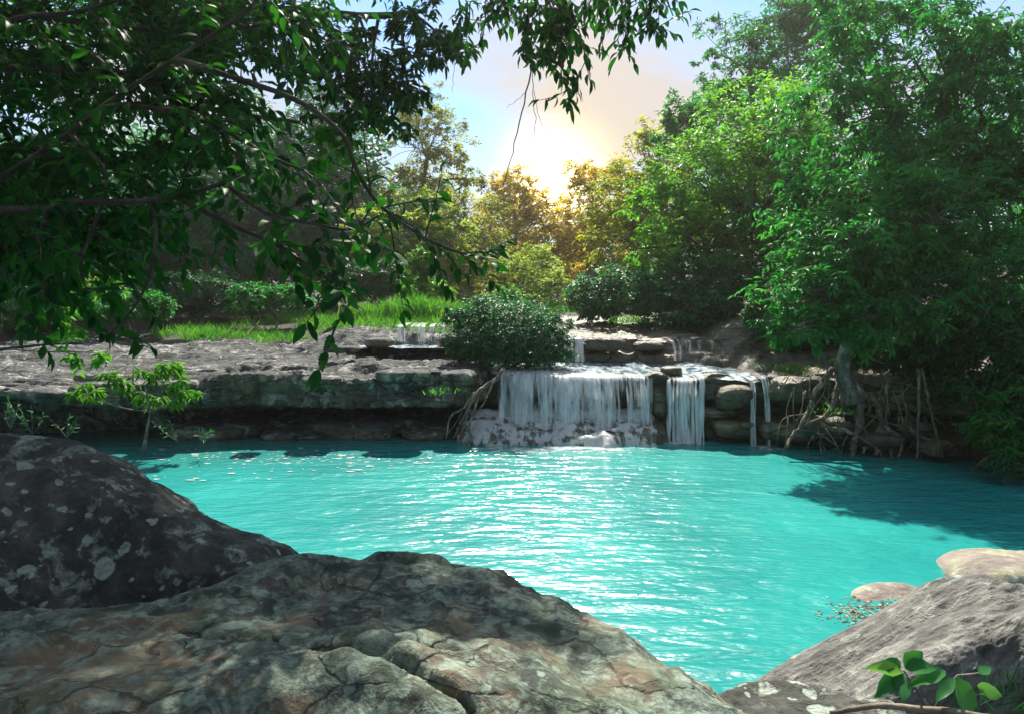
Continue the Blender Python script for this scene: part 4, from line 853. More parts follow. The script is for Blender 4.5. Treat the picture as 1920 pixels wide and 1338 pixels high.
def build_top_branch():
    rng = np.random.default_rng(202)
    root = thing('overhanging_tree', 'tree reaching in from above, leafy sprays hanging in front of the sky', 'tree', (3.4, -2.2, 0.9))
    tk = catmull([(3.4, -2.2, 0.5), (3.3, -2.1, 3.0), (3.0, -1.8, 5.0), (2.4, -1.0, 6.6), (1.6, 0.4, 7.4)], 24); mb = MB(); tube(mb, tk, np.linspace(0.26, 0.1, 24), 9, 0.3, 5); part('trunk', mb, M['bark_dark'], root)
    limb = catmull(np.concatenate([[tk[-1]], [(1.4, 2.2, 7.0)], PP((1150, -190, 4.8), (1060, -60, 5.0), (1000, -25, 5.1), (900, -20, 5.2), (800, -25, 5.3))]), 40)
    limb2 = catmull(np.concatenate([[limb[16]], PP((1190, -90, 5.1), (1240, -20, 5.2), (1262, 30, 5.3))]), 20)
    bough = []
    for ln, r in ((limb, 0.07), (limb2, 0.02)):
        mb = MB(); tube(mb, ln, np.linspace(r, r * 0.2, len(ln)), 7, 0.2, 6); bough.append((part('branch', mb, M['bark_dark'], root), ln))
    mbk = MB(); rows = []
    tips = [(850, 70), (880, 45), (905, 75), (925, 30), (955, 50), (975, 105), (1000, 120), (1015, 85), (1040, 60), (1050, 130), (1065, 30), (1085, 70), (1100, 105), (1118, 45), (1130, 85), (1150, 120), (1165, 40), (1180, 85), (1195, 20), (1205, 65), (1220, 45), (1235, 65), (1070, 95), (1105, 150), (1060, 160), (1085, 165), (960, 20), (1140, 20), (1010, 30), (1030, 110), (1070, 205), (990, 60), (1090, 20), (1172, 15), (940, 10)]
    par = np.concatenate([limb[24:], limb2[4:]])
    for tx, ty in tips:
        e = P(tx, ty, 5.1 + rng.uniform(-.25, .25)); i = np.argmin(np.linalg.norm(par - (e + np.array((0, 0, 0.35))), axis=1))
        tw = wiggle(par[i], e, 12, 0.06, rng, -0.1); tube(mbk, tw, np.linspace(0.007, 0.0025, 12), 4)
        rows += twig_leaves(rng, tw[-9:], 0.105, 0.04, 0.035, 0.2, 0.7, 0.8)
        for q in range(3):
            a = tw[rng.integers(4, 11)]; t2 = wiggle(a, a + norm(rng.normal(0, 1, 3) + np.array((0, 0, -.4))) * rng.uniform(0.12, 0.26), 6, 0.05, rng); tube(mbk, t2, np.linspace(0.004, 0.002, 6), 4)
            rows += twig_leaves(rng, t2, 0.095, 0.036, 0.04, 0.25, 0.7, 0.8)
    # bare hanging twigs
    for pts, r in (([(1000, 118, 5.1), (985, 180, 5.1), (972, 240, 5.1), (958, 300, 5.1), (942, 352, 5.1)], 0.006), ([(998, 130, 5.1), (1000, 180, 5.1), (1003, 230, 5.1), (996, 285, 5.1), (988, 320, 5.1)], 0.0028), ([(1000, 170, 5.1), (1012, 225, 5.1), (1034, 268, 5.1)], 0.0022), ([(985, 175, 5.1), (968, 190, 5.1), (950, 200, 5.1)], 0.002), ([(850, 70, 5.1), (851, 120, 5.1), (847, 175, 5.1)], 0.0025), ([(1072, 130, 5.1), (1076, 165, 5.1), (1066, 188, 5.1)], 0.003)):
        tube(mbk, smooth(pts, 14) + rng.normal(0, 0.004, (14, 3)), np.linspace(r, r * 0.5, 14), 5)
    for b, t in (((1066, 188), (1055, 205)), ((1066, 190), (1062, 214)), ((1067, 191), (1076, 236)), ((1068, 190), (1088, 216)), ((1064, 188), (1050, 197)), ((1065, 187), (1084, 200))):
        p, q = P(*b, 5.1), P(*t, 5.05); rows.append((p, q - p, np.array((0.2, -0.8, 0.5)), np.linalg.norm(q - p), 0.035))
    part('twigs', mbk, M['bark_dark'], root)['kind'] = 'stuff'
    leaf_objects(rows, root, 'leaf_near', 'leaf_near1', 300, bough)
    cr = MB(); rng = np.random.default_rng(9)  # unseen crown overhead, added to darken the foreground
    for c, r, n in (((0.5, 0.5, 7.6), (3.4, 2.4, 1.0), 230), ((3.2, -2.4, 7.4), (3.4, 2.8, 1.6), 240), ((-2.4, -2.0, 7.2), (3.0, 3.0, 1.6), 220), ((3.5, -3.5, 4.8), (2.5, 2.0, 2.0), 200), ((-1.5, -4.5, 4.8), (3.5, 2.0, 2.4), 260)):
        dirs = sphere_dirs(n, rng); cen = np.array(c) + dirs * np.array(r) * (rng.random(n) ** 0.4)[:, None]
        pos, d, up, LL, WW, var, tw = clump_leaves(rng, cen, np.full(n, 0.55), dirs, 5, 7, 0.16, 0.075, 0.4)
        add_leaves(cr, pos, d, up, LL, WW, rng, L4, var)
    part('crown', cr, M['leaf_near'], root, smooth=False)
build_top_branch()
make_tree('slender_tree', 'small leaved tree between the near branches and the sky, upper left',
    [(560, 70, 90, 60, 7.6), (680, 110, 90, 70, 7.6), (790, 60, 70, 50, 7.6), (850, 100, 45, 40, 7.6), (640, 210, 60, 60, 7.6), (720, 210, 60, 55, 7.6), (420, 60, 90, 70, 7.6), (250, 40, 100, 70, 7.8), (760, 150, 50, 45, 7.5), (60, 120, 120, 120, 7.8), (560, -200, 330, 100, 8.8, 1.5), (130, -190, 330, 110, 9.0, 1.6)],  # last two lobes, unseen above the frame, added to shade the near leaves
    base=np.array((-7.2, 8.0, 1.0)), trunk=[(-7.2, 8.0, 0.4), (-6.9, 7.9, 3.5), (-6.2, 7.8, 5.4), P(200, -60, 7.8), P(420, 10, 7.7), P(560, 20, 7.6), P(700, 30, 7.6), P(800, 20, 7.6)],
    leaf=(0.12, 0.048), n=30000, mat='leaf_near', bark='bark_dark', tr=0.075, seed=71, clump=0.42, twigs=5, per=6, shell=0.15, tmpl=L6, droop=0.6)
make_tree('slender_tree', 'bright green young tree hanging in front of the left slab',
    [(150, 530, 60, 45, 8.2), (90, 590, 45, 40, 8.0), (60, 480, 60, 50, 8.2), (150, 650, 45, 35, 7.8), (120, 200, 90, 70, 8.4), (40, 320, 80, 70, 8.3), (610, 290, 40, 40, 7.6), (640, 250, 35, 30, 7.6), (660, 320, 25, 40, 7.5)],
    base=np.array((-7.0, 8.3, 0.6)), trunk=[(-7.0, 8.3, 0.2), (-6.8, 8.3, 2.2), P(40, 480, 8.2), P(60, 380, 8.2), P(100, 250, 8.2), P(300, 200, 8.0), P(560, 230, 7.8)],
    leaf=(0.12, 0.045), n=3600, mat='leaf_lime', bark='bark_dark', tr=0.05, seed=72, clump=0.45, twigs=5, per=6, shell=0.1, tmpl=L6, droop=0.7)

# ------------------------------------------------------------------ falling water
def strands(rng, xs, wid, y_of, z_of, z_end, v0=1.2, back=0.5, dens=0.5, drift=0.0, zn=14):
    V, Fc, A, U = [], [], [], []; n = 0; na, nc = zn, 5
    for x, w in zip(xs, wid):
        y0, z0 = float(y_of(np.array([x]))[0]), float(z_of(np.array([x]))[0]); h = z0 - z_end * 1.0 + 0.02
        tb = np.array([1.0, 0.55, 0.25]); ys = list(y0 + back * tb); zs = [z0 + 0.05, z0 + 0.045, z0 + 0.03]
        T = math.sqrt(max(h, 0.05) / 4.9); v = v0 * rng.uniform(0.8, 1.15)
        for t in np.linspace(0, T, na): ys.append(y0 + 0.08 - v * t); zs.append(z0 + 0.015 - 4.9 * t * t)
        ys, zs = np.array(ys), np.array(zs); m = len(ys); ph = rng.uniform(0, 50)
        c = np.linspace(-1, 1, nc); tt = np.linspace(0, 1, m)
        xx = x + drift * tt[:, None] + w * 0.5 * c[None, :] * (0.8 + 0.5 * tt[:, None]) + 0.02 * np.sin(tt * 5 + ph)[:, None]
        yy = ys[:, None] - 0.12 * w * (1 - c[None, :] ** 2) + 0 * xx; z2 = zs[:, None] + 0 * xx
        V.append(np.stack([xx, yy, z2], -1).reshape(-1, 3)); Fc.append(grid_faces(m, nc) + n); n += m * nc
        ln = np.concatenate([[0], np.cumsum(np.hypot(np.diff(ys), np.diff(zs)))])
        U.append(np.stack([xx + ph, ln[:, None] + ph * 3 + 0 * xx], -1).reshape(-1, 2))
        edge = 0.5 - 0.42 * np.abs(c) ** 2.2; A.append((dens - 0.5 + edge[None, :] - 0.10 * tt[:, None] + 0 * xx).ravel())
    mb = MB(); mb.add(np.concatenate(V), np.concatenate(Fc), np.concatenate(A)); return mb, np.concatenate(U)
def add_uvpart(name, mb, uv, mat, root):
    return obj(name, mb.mesh(name, mat, np.array(root.location), True, uv), root)

def sheet(x0, x1, nx, y_of, z_of, z_end, v0, dens_f, seed, back=0.8, ny=22):
    xs = np.linspace(x0, x1, nx); y0, z0 = y_of(xs), z_of(xs); h = np.maximum(z0 - z_end + 0.02, 0.05); T = np.sqrt(h / 4.9)
    v = v0 * (1 + 0.18 * fbm(np.stack([xs, 0 * xs, 0 * xs], -1), 4.0, 3, seed)); rows = []
    for tb in (1.0, 0.7, 0.4, 0.2): rows.append(np.stack([xs, y0 + back * tb, z0 + 0.03], -1))
    for t in np.linspace(0, 1, ny): rows.append(np.stack([xs, y0 + 0.08 - v * t * T, z0 + 0.02 - 4.9 * (t * T) ** 2], -1))
    V = np.stack(rows, 1); tt = np.linspace(0, 1, V.shape[1])
    mb = MB(); d = dens_f(xs)[:, None] - 0.08 * tt[None, :] + 0.12 * sstep(0.25, 0.0, tt)[None, :]; mb.add(V, grid_faces(nx, V.shape[1]), d.ravel())
    ln = np.cumsum(np.concatenate([np.zeros((nx, 1)), np.linalg.norm(np.diff(V, axis=1), axis=2)], 1), 1)
    uv = np.stack([V[..., 0], ln], -1).reshape(-1, 2); return mb, uv

def foam_patch(cx, cy, rx, ry, seed, dens=0.5, z=0.012, nu=60, nv=30):
    u, v = np.meshgrid(np.linspace(-1, 1, nu), np.linspace(-1, 1, nv), indexing='ij'); X = cx + rx * u; Y = cy + ry * v
    r = np.sqrt(u ** 2 + v ** 2); Z = z + 0.05 * np.maximum(0, 1 - r) * (0.5 + 0.5 * fbm(np.stack([X, Y, 0 * X], -1), 4, 3, seed))
    mb = MB(); mb.add(np.stack([X, Y, Z], -1), grid_faces(nu, nv), (dens + 0.18 - 0.55 * r ** 1.5).ravel()); return mb, np.stack([X, Y], -1).reshape(-1, 2)

def build_falls():
    rng = np.random.default_rng(303)
    fy = lambda x: mid_front(x) + 0.10
    fz = lambda x: mid_lip(x) + 0.03
    root = thing('waterfall', 'widest white waterfall in the middle, right of the round bush', 'waterfall', (1.4, 14.4, 0))
    mb, uv = sheet(-0.25, 3.0, 120, fy, fz, 0.35, 1.15, lambda x: 0.55 - 0.14 * sstep(1.9, 2.5, x) + 0.13 * np.sin(x * 5.3 + 1), 5); add_uvpart('water_sheet', mb, uv, M['fall'], root)
    mb, uv = sheet(-0.2, 2.4, 110, fy, fz, 0.30, 1.4, lambda x: 0.46 + 0.16 * np.sin(x * 7.1) * np.sin(x * 2.3 + 2), 9); add_uvpart('water_sheet', mb, uv + 7.3, M['fall'], root)
    xs = rng.uniform(-0.25, 2.2, 34); mb, uv = strands(rng, xs, rng.gamma(2.0, 0.10, 34) + 0.04, fy, fz, 0.3, 1.45, 0.7, 0.55, 0.0); add_uvpart('water_strands', mb, uv, M['fall'], root)
    xs = np.concatenate([rng.uniform(2.2, 2.75, 6), rng.uniform(2.78, 3.02, 10)]); mb, uv = strands(rng, xs, rng.uniform(0.03, 0.12, 16), fy, fz, 0.05, 1.0, 0.6, 0.6); add_uvpart('water_strands', mb, uv, M['fall'], root)
    # lower apron of broken rock with water spreading over it
    root = thing('cascade', 'low foaming cascade spreading over rock at the foot of the main waterfall', 'cascade', (1.1, 14.0, 0))
    nx, ny = 190, 90; X, Y = np.meshgrid(np.linspace(-1.15, 3.25, nx), np.linspace(13.0, 15.3, ny), indexing='ij'); p = np.stack([X, Y, 0 * X], -1)
    fr = 13.55 + 0.18 * fbm(p * np.array((1, 0, 0)), 1.6, 3, 71) + 0.5 * sstep(2.6, 3.25, X) + 0.5 * sstep(-0.5, -1.15, X)
    s = Y - fr + 0.28 * fbm(p, 1.6, 3, 72)
    Z = -0.3 + 0.44 * sstep(-0.05, 0.38, s) + 0.22 * sstep(0.3, 0.8, s + 0.2 * fbm(p, 1.2, 2, 76)) + 0.12 * sstep(0.75, 1.3, s) + 0.06 * fbm(p, 2.2, 4, 73)
    mb = MB(); mb.add(np.stack([X, Y, Z], -1), grid_faces(nx, ny)); part('rock', mb, M['wet'], root)
    Zw = Z + 0.04 + 0.05 * fbm(p, 5, 4, 74); d = 0.55 + 0.14 * fbm(p, 2.0, 3, 77) + 0.16 * sstep(0.25, -0.02, s) + 0.12 * sstep(0.9, 1.2, s) - 0.35 * sstep(2.9, 3.2, X) - 0.3 * sstep(-0.9, -1.1, X) - 0.5 * sstep(-0.16, -0.3, Z)
    mb = MB(); mb.add(np.stack([X, Y, Zw], -1), grid_faces(nx, ny), d.ravel())
    add_uvpart('white_water', mb, np.stack([X, Y * 2 + Z * 2], -1).reshape(-1, 2), M['casc'], root)
    mb, uv = foam_patch(1.1, 13.42, 2.4, 0.42, 75, 0.52); add_uvpart('foam', mb, uv, M['foam'], root)
    for i, (lab, x0, x1, nst, wmax, dr, ze) in enumerate((('narrow slanting waterfall right of the widest one', 3.35, 4.15, 26, 0.14, -0.12, -0.02), ('thin twin stream waterfall dropping straight into the pool, rightmost', 4.92, 5.28, 12, 0.08, 0.0, -0.02))):
        c = (x0 + x1) / 2; root = thing('waterfall', lab, 'waterfall', (c, float(mid_front(np.array([c]))[0]), 0))
        xs = rng.uniform(x0, x1, nst)
        if i: xs = np.concatenate([rng.normal(x0 + 0.06, 0.03, nst // 2), rng.normal(x1 - 0.05, 0.035, nst // 2)])
        mb, uv = strands(rng, xs, rng.uniform(0.03, wmax, nst), fy, fz, ze, 1.0 if i == 0 else 0.7, 0.7, 0.68, dr, 18); add_uvpart('water_strands', mb, uv, M['fall'], root)
        yb = float(mid_front(np.array([c]))[0]) - 0.4; mb, uv = foam_patch(c + dr, yb, 0.62 if i == 0 else 0.5, 0.3, 80 + i, 0.54); add_uvpart('foam', mb, uv, M['foam'], root)
    # small falls on the steps behind
    for i, (lab, x0, x1, yf, zt, ze, nst) in enumerate((('small white fall on the step above the main waterfall, right of the bush', 1.35, 1.75, 17.05, 2.0, 1.45, 12), ('broad dark fall on the step behind the right waterfalls', 3.95, 5.0, 16.85, 1.95, 1.5, 22), ('small trickling cascade on the step left of the bush', -3.1, -2.3, 17.75, 2.28, 1.9, 14), ('thin trickle on the step at the left end of the bush', -2.2, -1.75, 17.8, 2.28, 1.9, 8))):
        root = thing('waterfall', lab, 'waterfall', ((x0 + x1) / 2, yf, ze)); xs = rng.uniform(x0, x1, nst)
        mb, uv = strands(rng, xs, rng.uniform(0.05, 0.22, nst), lambda x: yf + 0 * x, lambda x: zt + 0 * x, ze, 0.8, 1.3, 0.46 if i == 1 else 0.55); add_uvpart('water_strands', mb, uv, M['fall'], root)
    # shallow stream on top of the ledge
    nx, ny = 120, 60; xs = np.linspace(-0.5, 5.6, nx); X, Sv = np.meshgrid(xs, np.linspace(0.18, 2.6, ny), indexing='ij'); Y = mid_front(X) + Sv; p = np.stack([X, Y, 0 * X], -1)
    Z = mid_lip(X) + 0.045 + 0.03 * Sv + 0.012 * fbm(p, 5, 3, 95) - 0.08 * sstep(0.5, 0.18, Sv)
    mb = MB(); mb.add(np.stack([X, Y, Z], -1), grid_faces(nx, ny)); obj('stream_water', mb.mesh('stream_water', M['stream']), kind='structure')
    nx, ny = 60, 40; X, Y = np.meshgrid(np.linspace(-4.2, -0.6, nx), np.linspace(16.6, 18.0, ny), indexing='ij'); p = np.stack([X, Y, 0 * X], -1)
    mb = MB(); mb.add(np.stack([X, Y, 1.80 + 0.02 * fbm(p, 4, 3, 96)], -1), grid_faces(nx, ny)); obj('stream_water', mb.mesh('stream_water', M['stream']), kind='structure')
M['casc'] = fall_mat('cascade_water', 0.5, (9, 1.6), (0.88, 0.93, 0.97), 0.42, 0.58)
build_falls()

# ------------------------------------------------------------------ roots, saplings, grass, small things
def build_roots():
    rng = np.random.default_rng(404)
    tree = [o for o in bpy.data.objects if o.name == 'riverside_tree'][0]
    data = [([(1562, 690, 13.1), (1530, 730, 13.0), (1516, 770, 12.95), (1492, 808, 12.8), (1474, 838, 12.6)], .06),
        ([(1572, 715, 13.1), (1562, 760, 13.0), (1541, 788, 12.9), (1548, 800, 12.85), (1582, 806, 12.8), (1602, 815, 12.7)], .06),
        ([(1608, 740, 13.1), (1614, 780, 13.0), (1606, 815, 12.9), (1600, 835, 12.8), (1597, 855, 12.7)], .09),
        ([(1634, 735, 13.1), (1652, 785, 13.0), (1650, 820, 12.9), (1640, 852, 12.7)], .08),
        ([(1652, 800, 12.9), (1630, 825, 12.85), (1618, 850, 12.7)], .05), ([(1652, 805, 12.9), (1668, 830, 12.8), (1672, 856, 12.6)], .06),
        ([(1655, 795, 12.9), (1690, 825, 12.7), (1684, 858, 12.5)], .045), ([(1722, 690, 12.5), (1723, 770, 12.4), (1719, 862, 12.3)], .032),
        ([(1728, 690, 12.5), (1748, 780, 12.4), (1768, 860, 12.2)], .03), ([(1700, 800, 12.6), (1730, 818, 12.5), (1775, 828, 12.3), (1788, 838, 12.2)], .045),
        ([(1500, 800, 12.9), (1560, 778, 12.95), (1620, 775, 13.0), (1690, 800, 12.8)], .03), ([(1530, 810, 12.8), (1570, 835, 12.75), (1560, 845, 12.7)], .018),
        ([(1545, 660, 13.0), (1555, 720, 12.95), (1550, 760, 12.9)], .02), ([(1664, 700, 13.0), (1662, 780, 12.9), (1665, 830, 12.8)], .035),
        ([(1690, 730, 12.9), (1700, 770, 12.8), (1695, 800, 12.7)], .02), ([(1540, 720, 13.0), (1520, 760, 13), (1518, 785, 12.9)], .015)]
    for pts, r in data:
        ln = catmull(PP(*pts), 22) + 0.0; ln[1:-1] += rng.normal(0, r * 0.22, (20, 3)); mb = MB(); tube(mb, ln, np.linspace(r, r * 0.5, 22), 7, 0.35, 9); part('root', mb, M['root'], tree)
    mb = MB()
    for q in range(60):
        a = P(rng.uniform(1470, 1790), rng.uniform(690, 830), rng.uniform(12.5, 13.0)); b = a + np.array((rng.normal(0, 0.35), -0.15, -rng.uniform(0.1, 0.9))); b[2] = max(b[2], -0.05)
        tube(mb, wiggle(a, b, 9, 0.09, rng), np.linspace(0.012, 0.005, 9), 5)
    part('fine_roots', mb, M['root'], tree)['kind'] = 'stuff'
    bush = [o for o in bpy.data.objects if o.name == 'bush'][0]
    for pts, r in (([(945, 690, 15.0), (925, 715, 14.5), (895, 735, 14.15), (880, 760, 14.0), (862, 795, 13.95), (850, 822, 13.9)], .05), ([(935, 705, 14.6), (905, 728, 14.2), (890, 765, 14.0), (880, 800, 13.9), (885, 822, 13.8)], .035), ([(890, 735, 14.15), (868, 765, 14.0), (845, 780, 14.0), (836, 822, 13.9)], .03), ([(882, 755, 14.05), (870, 800, 13.95), (860, 824, 13.9)], .025), ([(925, 715, 14.4), (912, 745, 14.1), (898, 770, 14.0)], .03), ([(868, 770, 14.0), (856, 790, 14.0), (842, 810, 13.95)], .018)):
        ln = catmull(PP(*pts), 20); ln[1:-1] += rng.normal(0, r * 0.2, (18, 3)); mb = MB(); tube(mb, ln, np.linspace(r, r * 0.5, 20), 6, 0.3, 2); part('root', mb, M['root'], bush)
    # fallen pole at the right waterline
    ln = catmull(np.array([G(1822, 884, -0.06), P(1855, 858, 11.5), P(1895, 826, 11.4)]), 14); mb = MB(); tube(mb, ln, np.linspace(0.055, 0.04, 14), 8, 0.3, 2)
    r = thing('log', 'pale bare log slanting out of the water at the right bank', 'log', tuple(ln[0])); part('pole', mb, M['root'], r)
build_roots()
make_tree('sapling', 'light green sapling with drooping leaves in front of the left slab', [(300, 695, 38, 14, 13.0), (345, 742, 26, 14, 12.9), (275, 745, 22, 12, 13), (160, 740, 26, 16, 12.8), (215, 715, 26, 14, 12.9), (330, 720, 20, 10, 12.9)], base=P(268, 820, 12.9), leaf=(0.2, 0.05), n=1000, mat='leaf_lime', tr=0.035, seed=81, cat='sapling', twigs=4, per=6, clump=0.55, droop=0.9, shell=0.2, tmpl=L6)
for k, (px, py, h, lab) in enumerate(((60, 800, 0.5, 'small dim plant at the waterline, leftmost under the slab'), (125, 806, 0.4, 'small dim plant at the waterline beside the sapling'), (332, 812, 0.5, 'thin pale stemmed plant in the dark hollow right of the sapling'), (382, 818, 0.35, 'tiny blue green seedling at the waterline under the slab'), (20, 790, 0.6, 'tufted plant at the left picture edge under the slab'))):
    rng = np.random.default_rng(90 + k); b = P(px, py + 14, 12.7); b[2] = max(b[2], -0.05); root = thing('waterside_plant', lab, 'plant', tuple(b), 'plants in the hollow under the slab')
    mb = MB(); lv = MB()
    for q in range(4):
        e = b + np.array((rng.normal(0, 0.14), rng.normal(0, 0.1), h * rng.uniform(0.5, 1))); ln = wiggle(b, e, 8, 0.06, rng); tube(mb, ln, np.linspace(0.008, 0.003, 8), 5)
        rw = twig_leaves(rng, ln, 0.12, 0.03, 0.045, 0.35, 0.3); add_leaves(lv, *[np.array([r[i] for r in rw]) for i in range(5)], rng, L6)
    part('stem', mb, M['bark'], root); part('foliage', lv, M['leaf_teal'], root)

def blades(pos, h, w, rng, lean=0.35):
    n = len(pos); d = norm(np.stack([rng.normal(0, lean, n), rng.normal(0, lean, n), np.ones(n)], -1)); s = norm(np.cross(d, rng.normal(0, 1, (n, 3)))); b = norm(np.stack([rng.normal(0, 1, n), rng.normal(0, 1, n), np.full(n, -0.3)], -1))
    h = np.broadcast_to(h, (n,))[:, None]; w = np.broadcast_to(w, (n,))[:, None]
    m = pos + d * h * 0.55; t = pos + d * h * 0.95 + b * h * 0.28
    V = np.stack([pos - s * w, pos + s * w, m - s * w * 0.8, m + s * w * 0.8, t], 1).reshape(-1, 3); i = np.arange(n)[:, None] * 5
    return V, np.concatenate([i + np.array([[0, 1, 3]]), i + np.array([[0, 3, 2]]), i + np.array([[2, 3, 4]])], 0), np.repeat(rng.random(n), 5)
def build_grass():
    rng = np.random.default_rng(505)
    n = 36000; x = rng.uniform(-11, -1.0, n); y = rng.uniform(18.6, 30, n); p = np.stack([x, y, 0 * x], -1)
    k = fbm(p, 0.35, 3, 7) + 0.5 * sstep(19, 21, y) - 0.55 * sstep(-6, -9, x) - 0.35 * (1 - sstep(19.0, 19.8, y)); keep = k + 0.25 * fbm(p, 1.6, 2, 19) > 0.06; x, y = x[keep], y[keep]
    sv = y - left_front(x); z = np.where(sv < 10.3, left_top(x, y, sv), ground_z(x, y)) - 0.05
    tuft = 0.5 + 0.5 * fbm(np.stack([x, y, 0 * x], -1), 0.9, 2, 9)
    mb = MB(); mb.add(*blades(np.stack([x, y, z], -1), rng.uniform(0.18, 0.5, len(x)) * (0.6 + 0.9 * tuft), rng.uniform(0.008, 0.016, len(x)), rng))
    for cx, cy, h in ((-3.0, 21.5, 0.95), (-2.4, 22.0, 0.8), (-3.8, 22.0, 0.8), (-1.7, 21.4, 0.6), (-4.8, 22, 0.6)):
        m = 420; pp = np.stack([rng.normal(cx, 0.28, m), rng.normal(cy, 0.28, m), np.full(m, 2.45)], -1); mb.add(*blades(pp, rng.uniform(0.5, 1, m) * h, 0.012, rng, 0.28))
    obj('grass', mb.mesh('grass', M['grass'], smooth=False), kind='stuff', label='bright green grass on the bank behind the slab', category='grass')
    mb = MB()   # sparse tufts on the rocks
    for px, py, Y, m, h in ((1178, 605, 19, 160, 0.35), (1290, 590, 20, 200, 0.4), (1390, 600, 19, 200, 0.4), (1080, 585, 22, 260, 0.4), (1490, 690, 14.6, 260, 0.2), (1520, 700, 14.4, 200, 0.2), (830, 735, 13.9, 60, 0.15), (1560, 770, 12.9, 60, 0.2)):
        c = P(px, py, Y); pp = c + rng.normal(0, 1, (m, 3)) * np.array((0.28, 0.2, 0.02)); mb.add(*blades(pp, rng.uniform(0.4, 1, m) * h, 0.008, rng, 0.5))
    obj('grass_tuft', mb.mesh('grass_tuft', M['grass'], smooth=False), kind='stuff')
build_grass()

def build_foreground_bits():
    rng = np.random.default_rng(606)
    root = thing('broadleaf_plant', 'small plant with rounded broad leaves in front of the grey tilted boulder', 'plant', tuple(P(1745, 1350, 2.7)))
    st = MB()
    for pts in ([(1745, 1352, 2.7), (1722, 1300, 2.68), (1694, 1256, 2.65)], [(1745, 1352, 2.7), (1770, 1290, 2.7), (1795, 1266, 2.7)], [(1795, 1266, 2.7), (1832, 1262, 2.7), (1840, 1255, 2.7)]):
        tube(st, smooth(pts, 12), np.linspace(0.006, 0.003, 12), 6)
    part('stem', st, M['bark'], root)
    lv = [((1692, 1256), (1622, 1252), 0.065, 2.6), ((1690, 1258), (1638, 1301), 0.080, 2.58), ((1692, 1260), (1690, 1306), 0.072, 2.55), ((1696, 1250), (1726, 1217), 0.072, 2.7), ((1696, 1252), (1754, 1244), 0.072, 2.65), ((1772, 1256), (1706, 1289), 0.058, 2.62), ((1790, 1270), (1754, 1316), 0.051, 2.62), ((1796, 1268), (1818, 1345), 0.131, 2.6), ((1832, 1284), (1884, 1310), 0.080, 2.65), ((1835, 1262), (1858, 1250), 0.043, 2.7), ((1690, 1250), (1660, 1232), 0.051, 2.7), ((1836, 1300), (1880, 1300), 0.043, 2.72)]
    rows = []
    for b, t, w, Y in lv:
        p, q = P(*b, 2.68), P(*t, Y); rows.append((p, q - p, np.array((rng.normal(0, 0.3), -0.55, 0.8)), np.linalg.norm(q - p), w))
    leaf_objects(rows, root, 'leaf_near', 'leaf_plant', 60)
    mb = MB(); m = 110; px = rng.uniform(1790, 1960, m); py = rng.uniform(1270, 1400, m); pp = np.array([P(a, b, rng.uniform(2.6, 3.1)) for a, b in zip(px, py)])
    mb.add(*blades(pp, rng.uniform(0.06, 0.2, m), 0.0022, rng, 0.6)); obj('grass_tuft', mb.mesh('grass_tuft', M['leaf_dark'], smooth=False), kind='stuff')
    ln = smooth([(1556, 1336, 2.75), (1600, 1328, 2.72), (1650, 1322, 2.7), (1720, 1328, 2.65), (1790, 1334, 2.6), (1880, 1350, 2.55)], 24); mb = MB(); tube(mb, ln, np.linspace(0.010, 0.016, 24), 8, 0.3, 4)
    r = thing('stick', 'pale dry stick lying along the bottom right edge', 'stick', tuple(ln[0])); part('pole', mb, M['root'], r)
    # dark stone between the two front boulders
    crest = PP((1350, 1345, 3.0), (1400, 1318, 3.1), (1450, 1305, 3.15), (1520, 1310, 3.1), (1580, 1322, 3.05), (1640, 1350, 2.95)); f1 = crest + np.array((0, -0.3, -0.06)); f2 = crest + np.array((0, -0.6, -0.5)); b1 = crest + np.array((0, 0.25, -0.15)); b2 = crest + np.array((0, 0.4, 0)); b2[:, 2] = -0.3
    boulder('boulder', 'low dark stone wedged between the two big front boulders', [f2, f1, crest, b1, b2], M['boulderB'], 120, 80, 0.03, 4, 95, 0.012)
    # flat pale stone just awash, with litter around it
    crest = PP((1596, 1140, 6.75), (1615, 1128, 6.85), (1650, 1124, 6.95), (1690, 1126, 6.95), (1725, 1132, 6.85)); crest[:, 2] = [0, .02, .03, .025, 0]; f1 = crest + np.array((0, -0.25, -0.02)); f2 = crest + np.array((0.05, -0.5, 0)); f2[:, 2] = -0.1; b1 = crest + np.array((0, 0.2, 0)); b1[:, 2] = -0.1
    boulder('boulder', 'flat pale stone just above the water beside the grey tilted boulder', [f2, f1, crest, b1], M['boulderD'], 80, 50, 0.012, 4, 97, 0.006)
    m = 500; px = rng.normal(1640, 45, m); py = rng.normal(1145, 13, m); pp = np.array([G(a, b, 0.008) for a, b in zip(px, py)]); an = rng.uniform(0, 6.28, m)
    mb = MB(); add_leaves(mb, pp, np.stack([np.cos(an), np.sin(an), 0 * an + rng.normal(0, .05, m)], -1), np.array((0, 0, 1.0)) + rng.normal(0, 0.1, (m, 3)), rng.uniform(0.015, 0.06, m), rng.uniform(0.008, 0.025, m), rng)
    obj('leaf_litter', mb.mesh('leaf_litter', M['litter'], smooth=False), kind='stuff')
    # pale flecks on the pool: glints of light modelled as flat patches
    mb = MB()
    for q in range(260):
        a, b = (rng.normal(560, 120), rng.normal(858, 7)) if q < 170 else (rng.uniform(220, 1000), rng.uniform(838, 900))
        c = G(a, b, 0.005 + 0.00004 * q); k = 10; th = np.linspace(0, 6.28, k, endpoint=False); rr = rng.uniform(0.4, 1.2, k); L = rng.gamma(1.2, 0.009) + 0.006
        mb.add(np.stack([c[0] + 2.2 * L * rr * np.cos(th), c[1] + L * rr * np.sin(th), np.full(k, c[2])], -1), np.arange(k)[None])
    obj('painted_glints', mb.mesh('painted_glints', M['fleck'], smooth=False), kind='stuff')
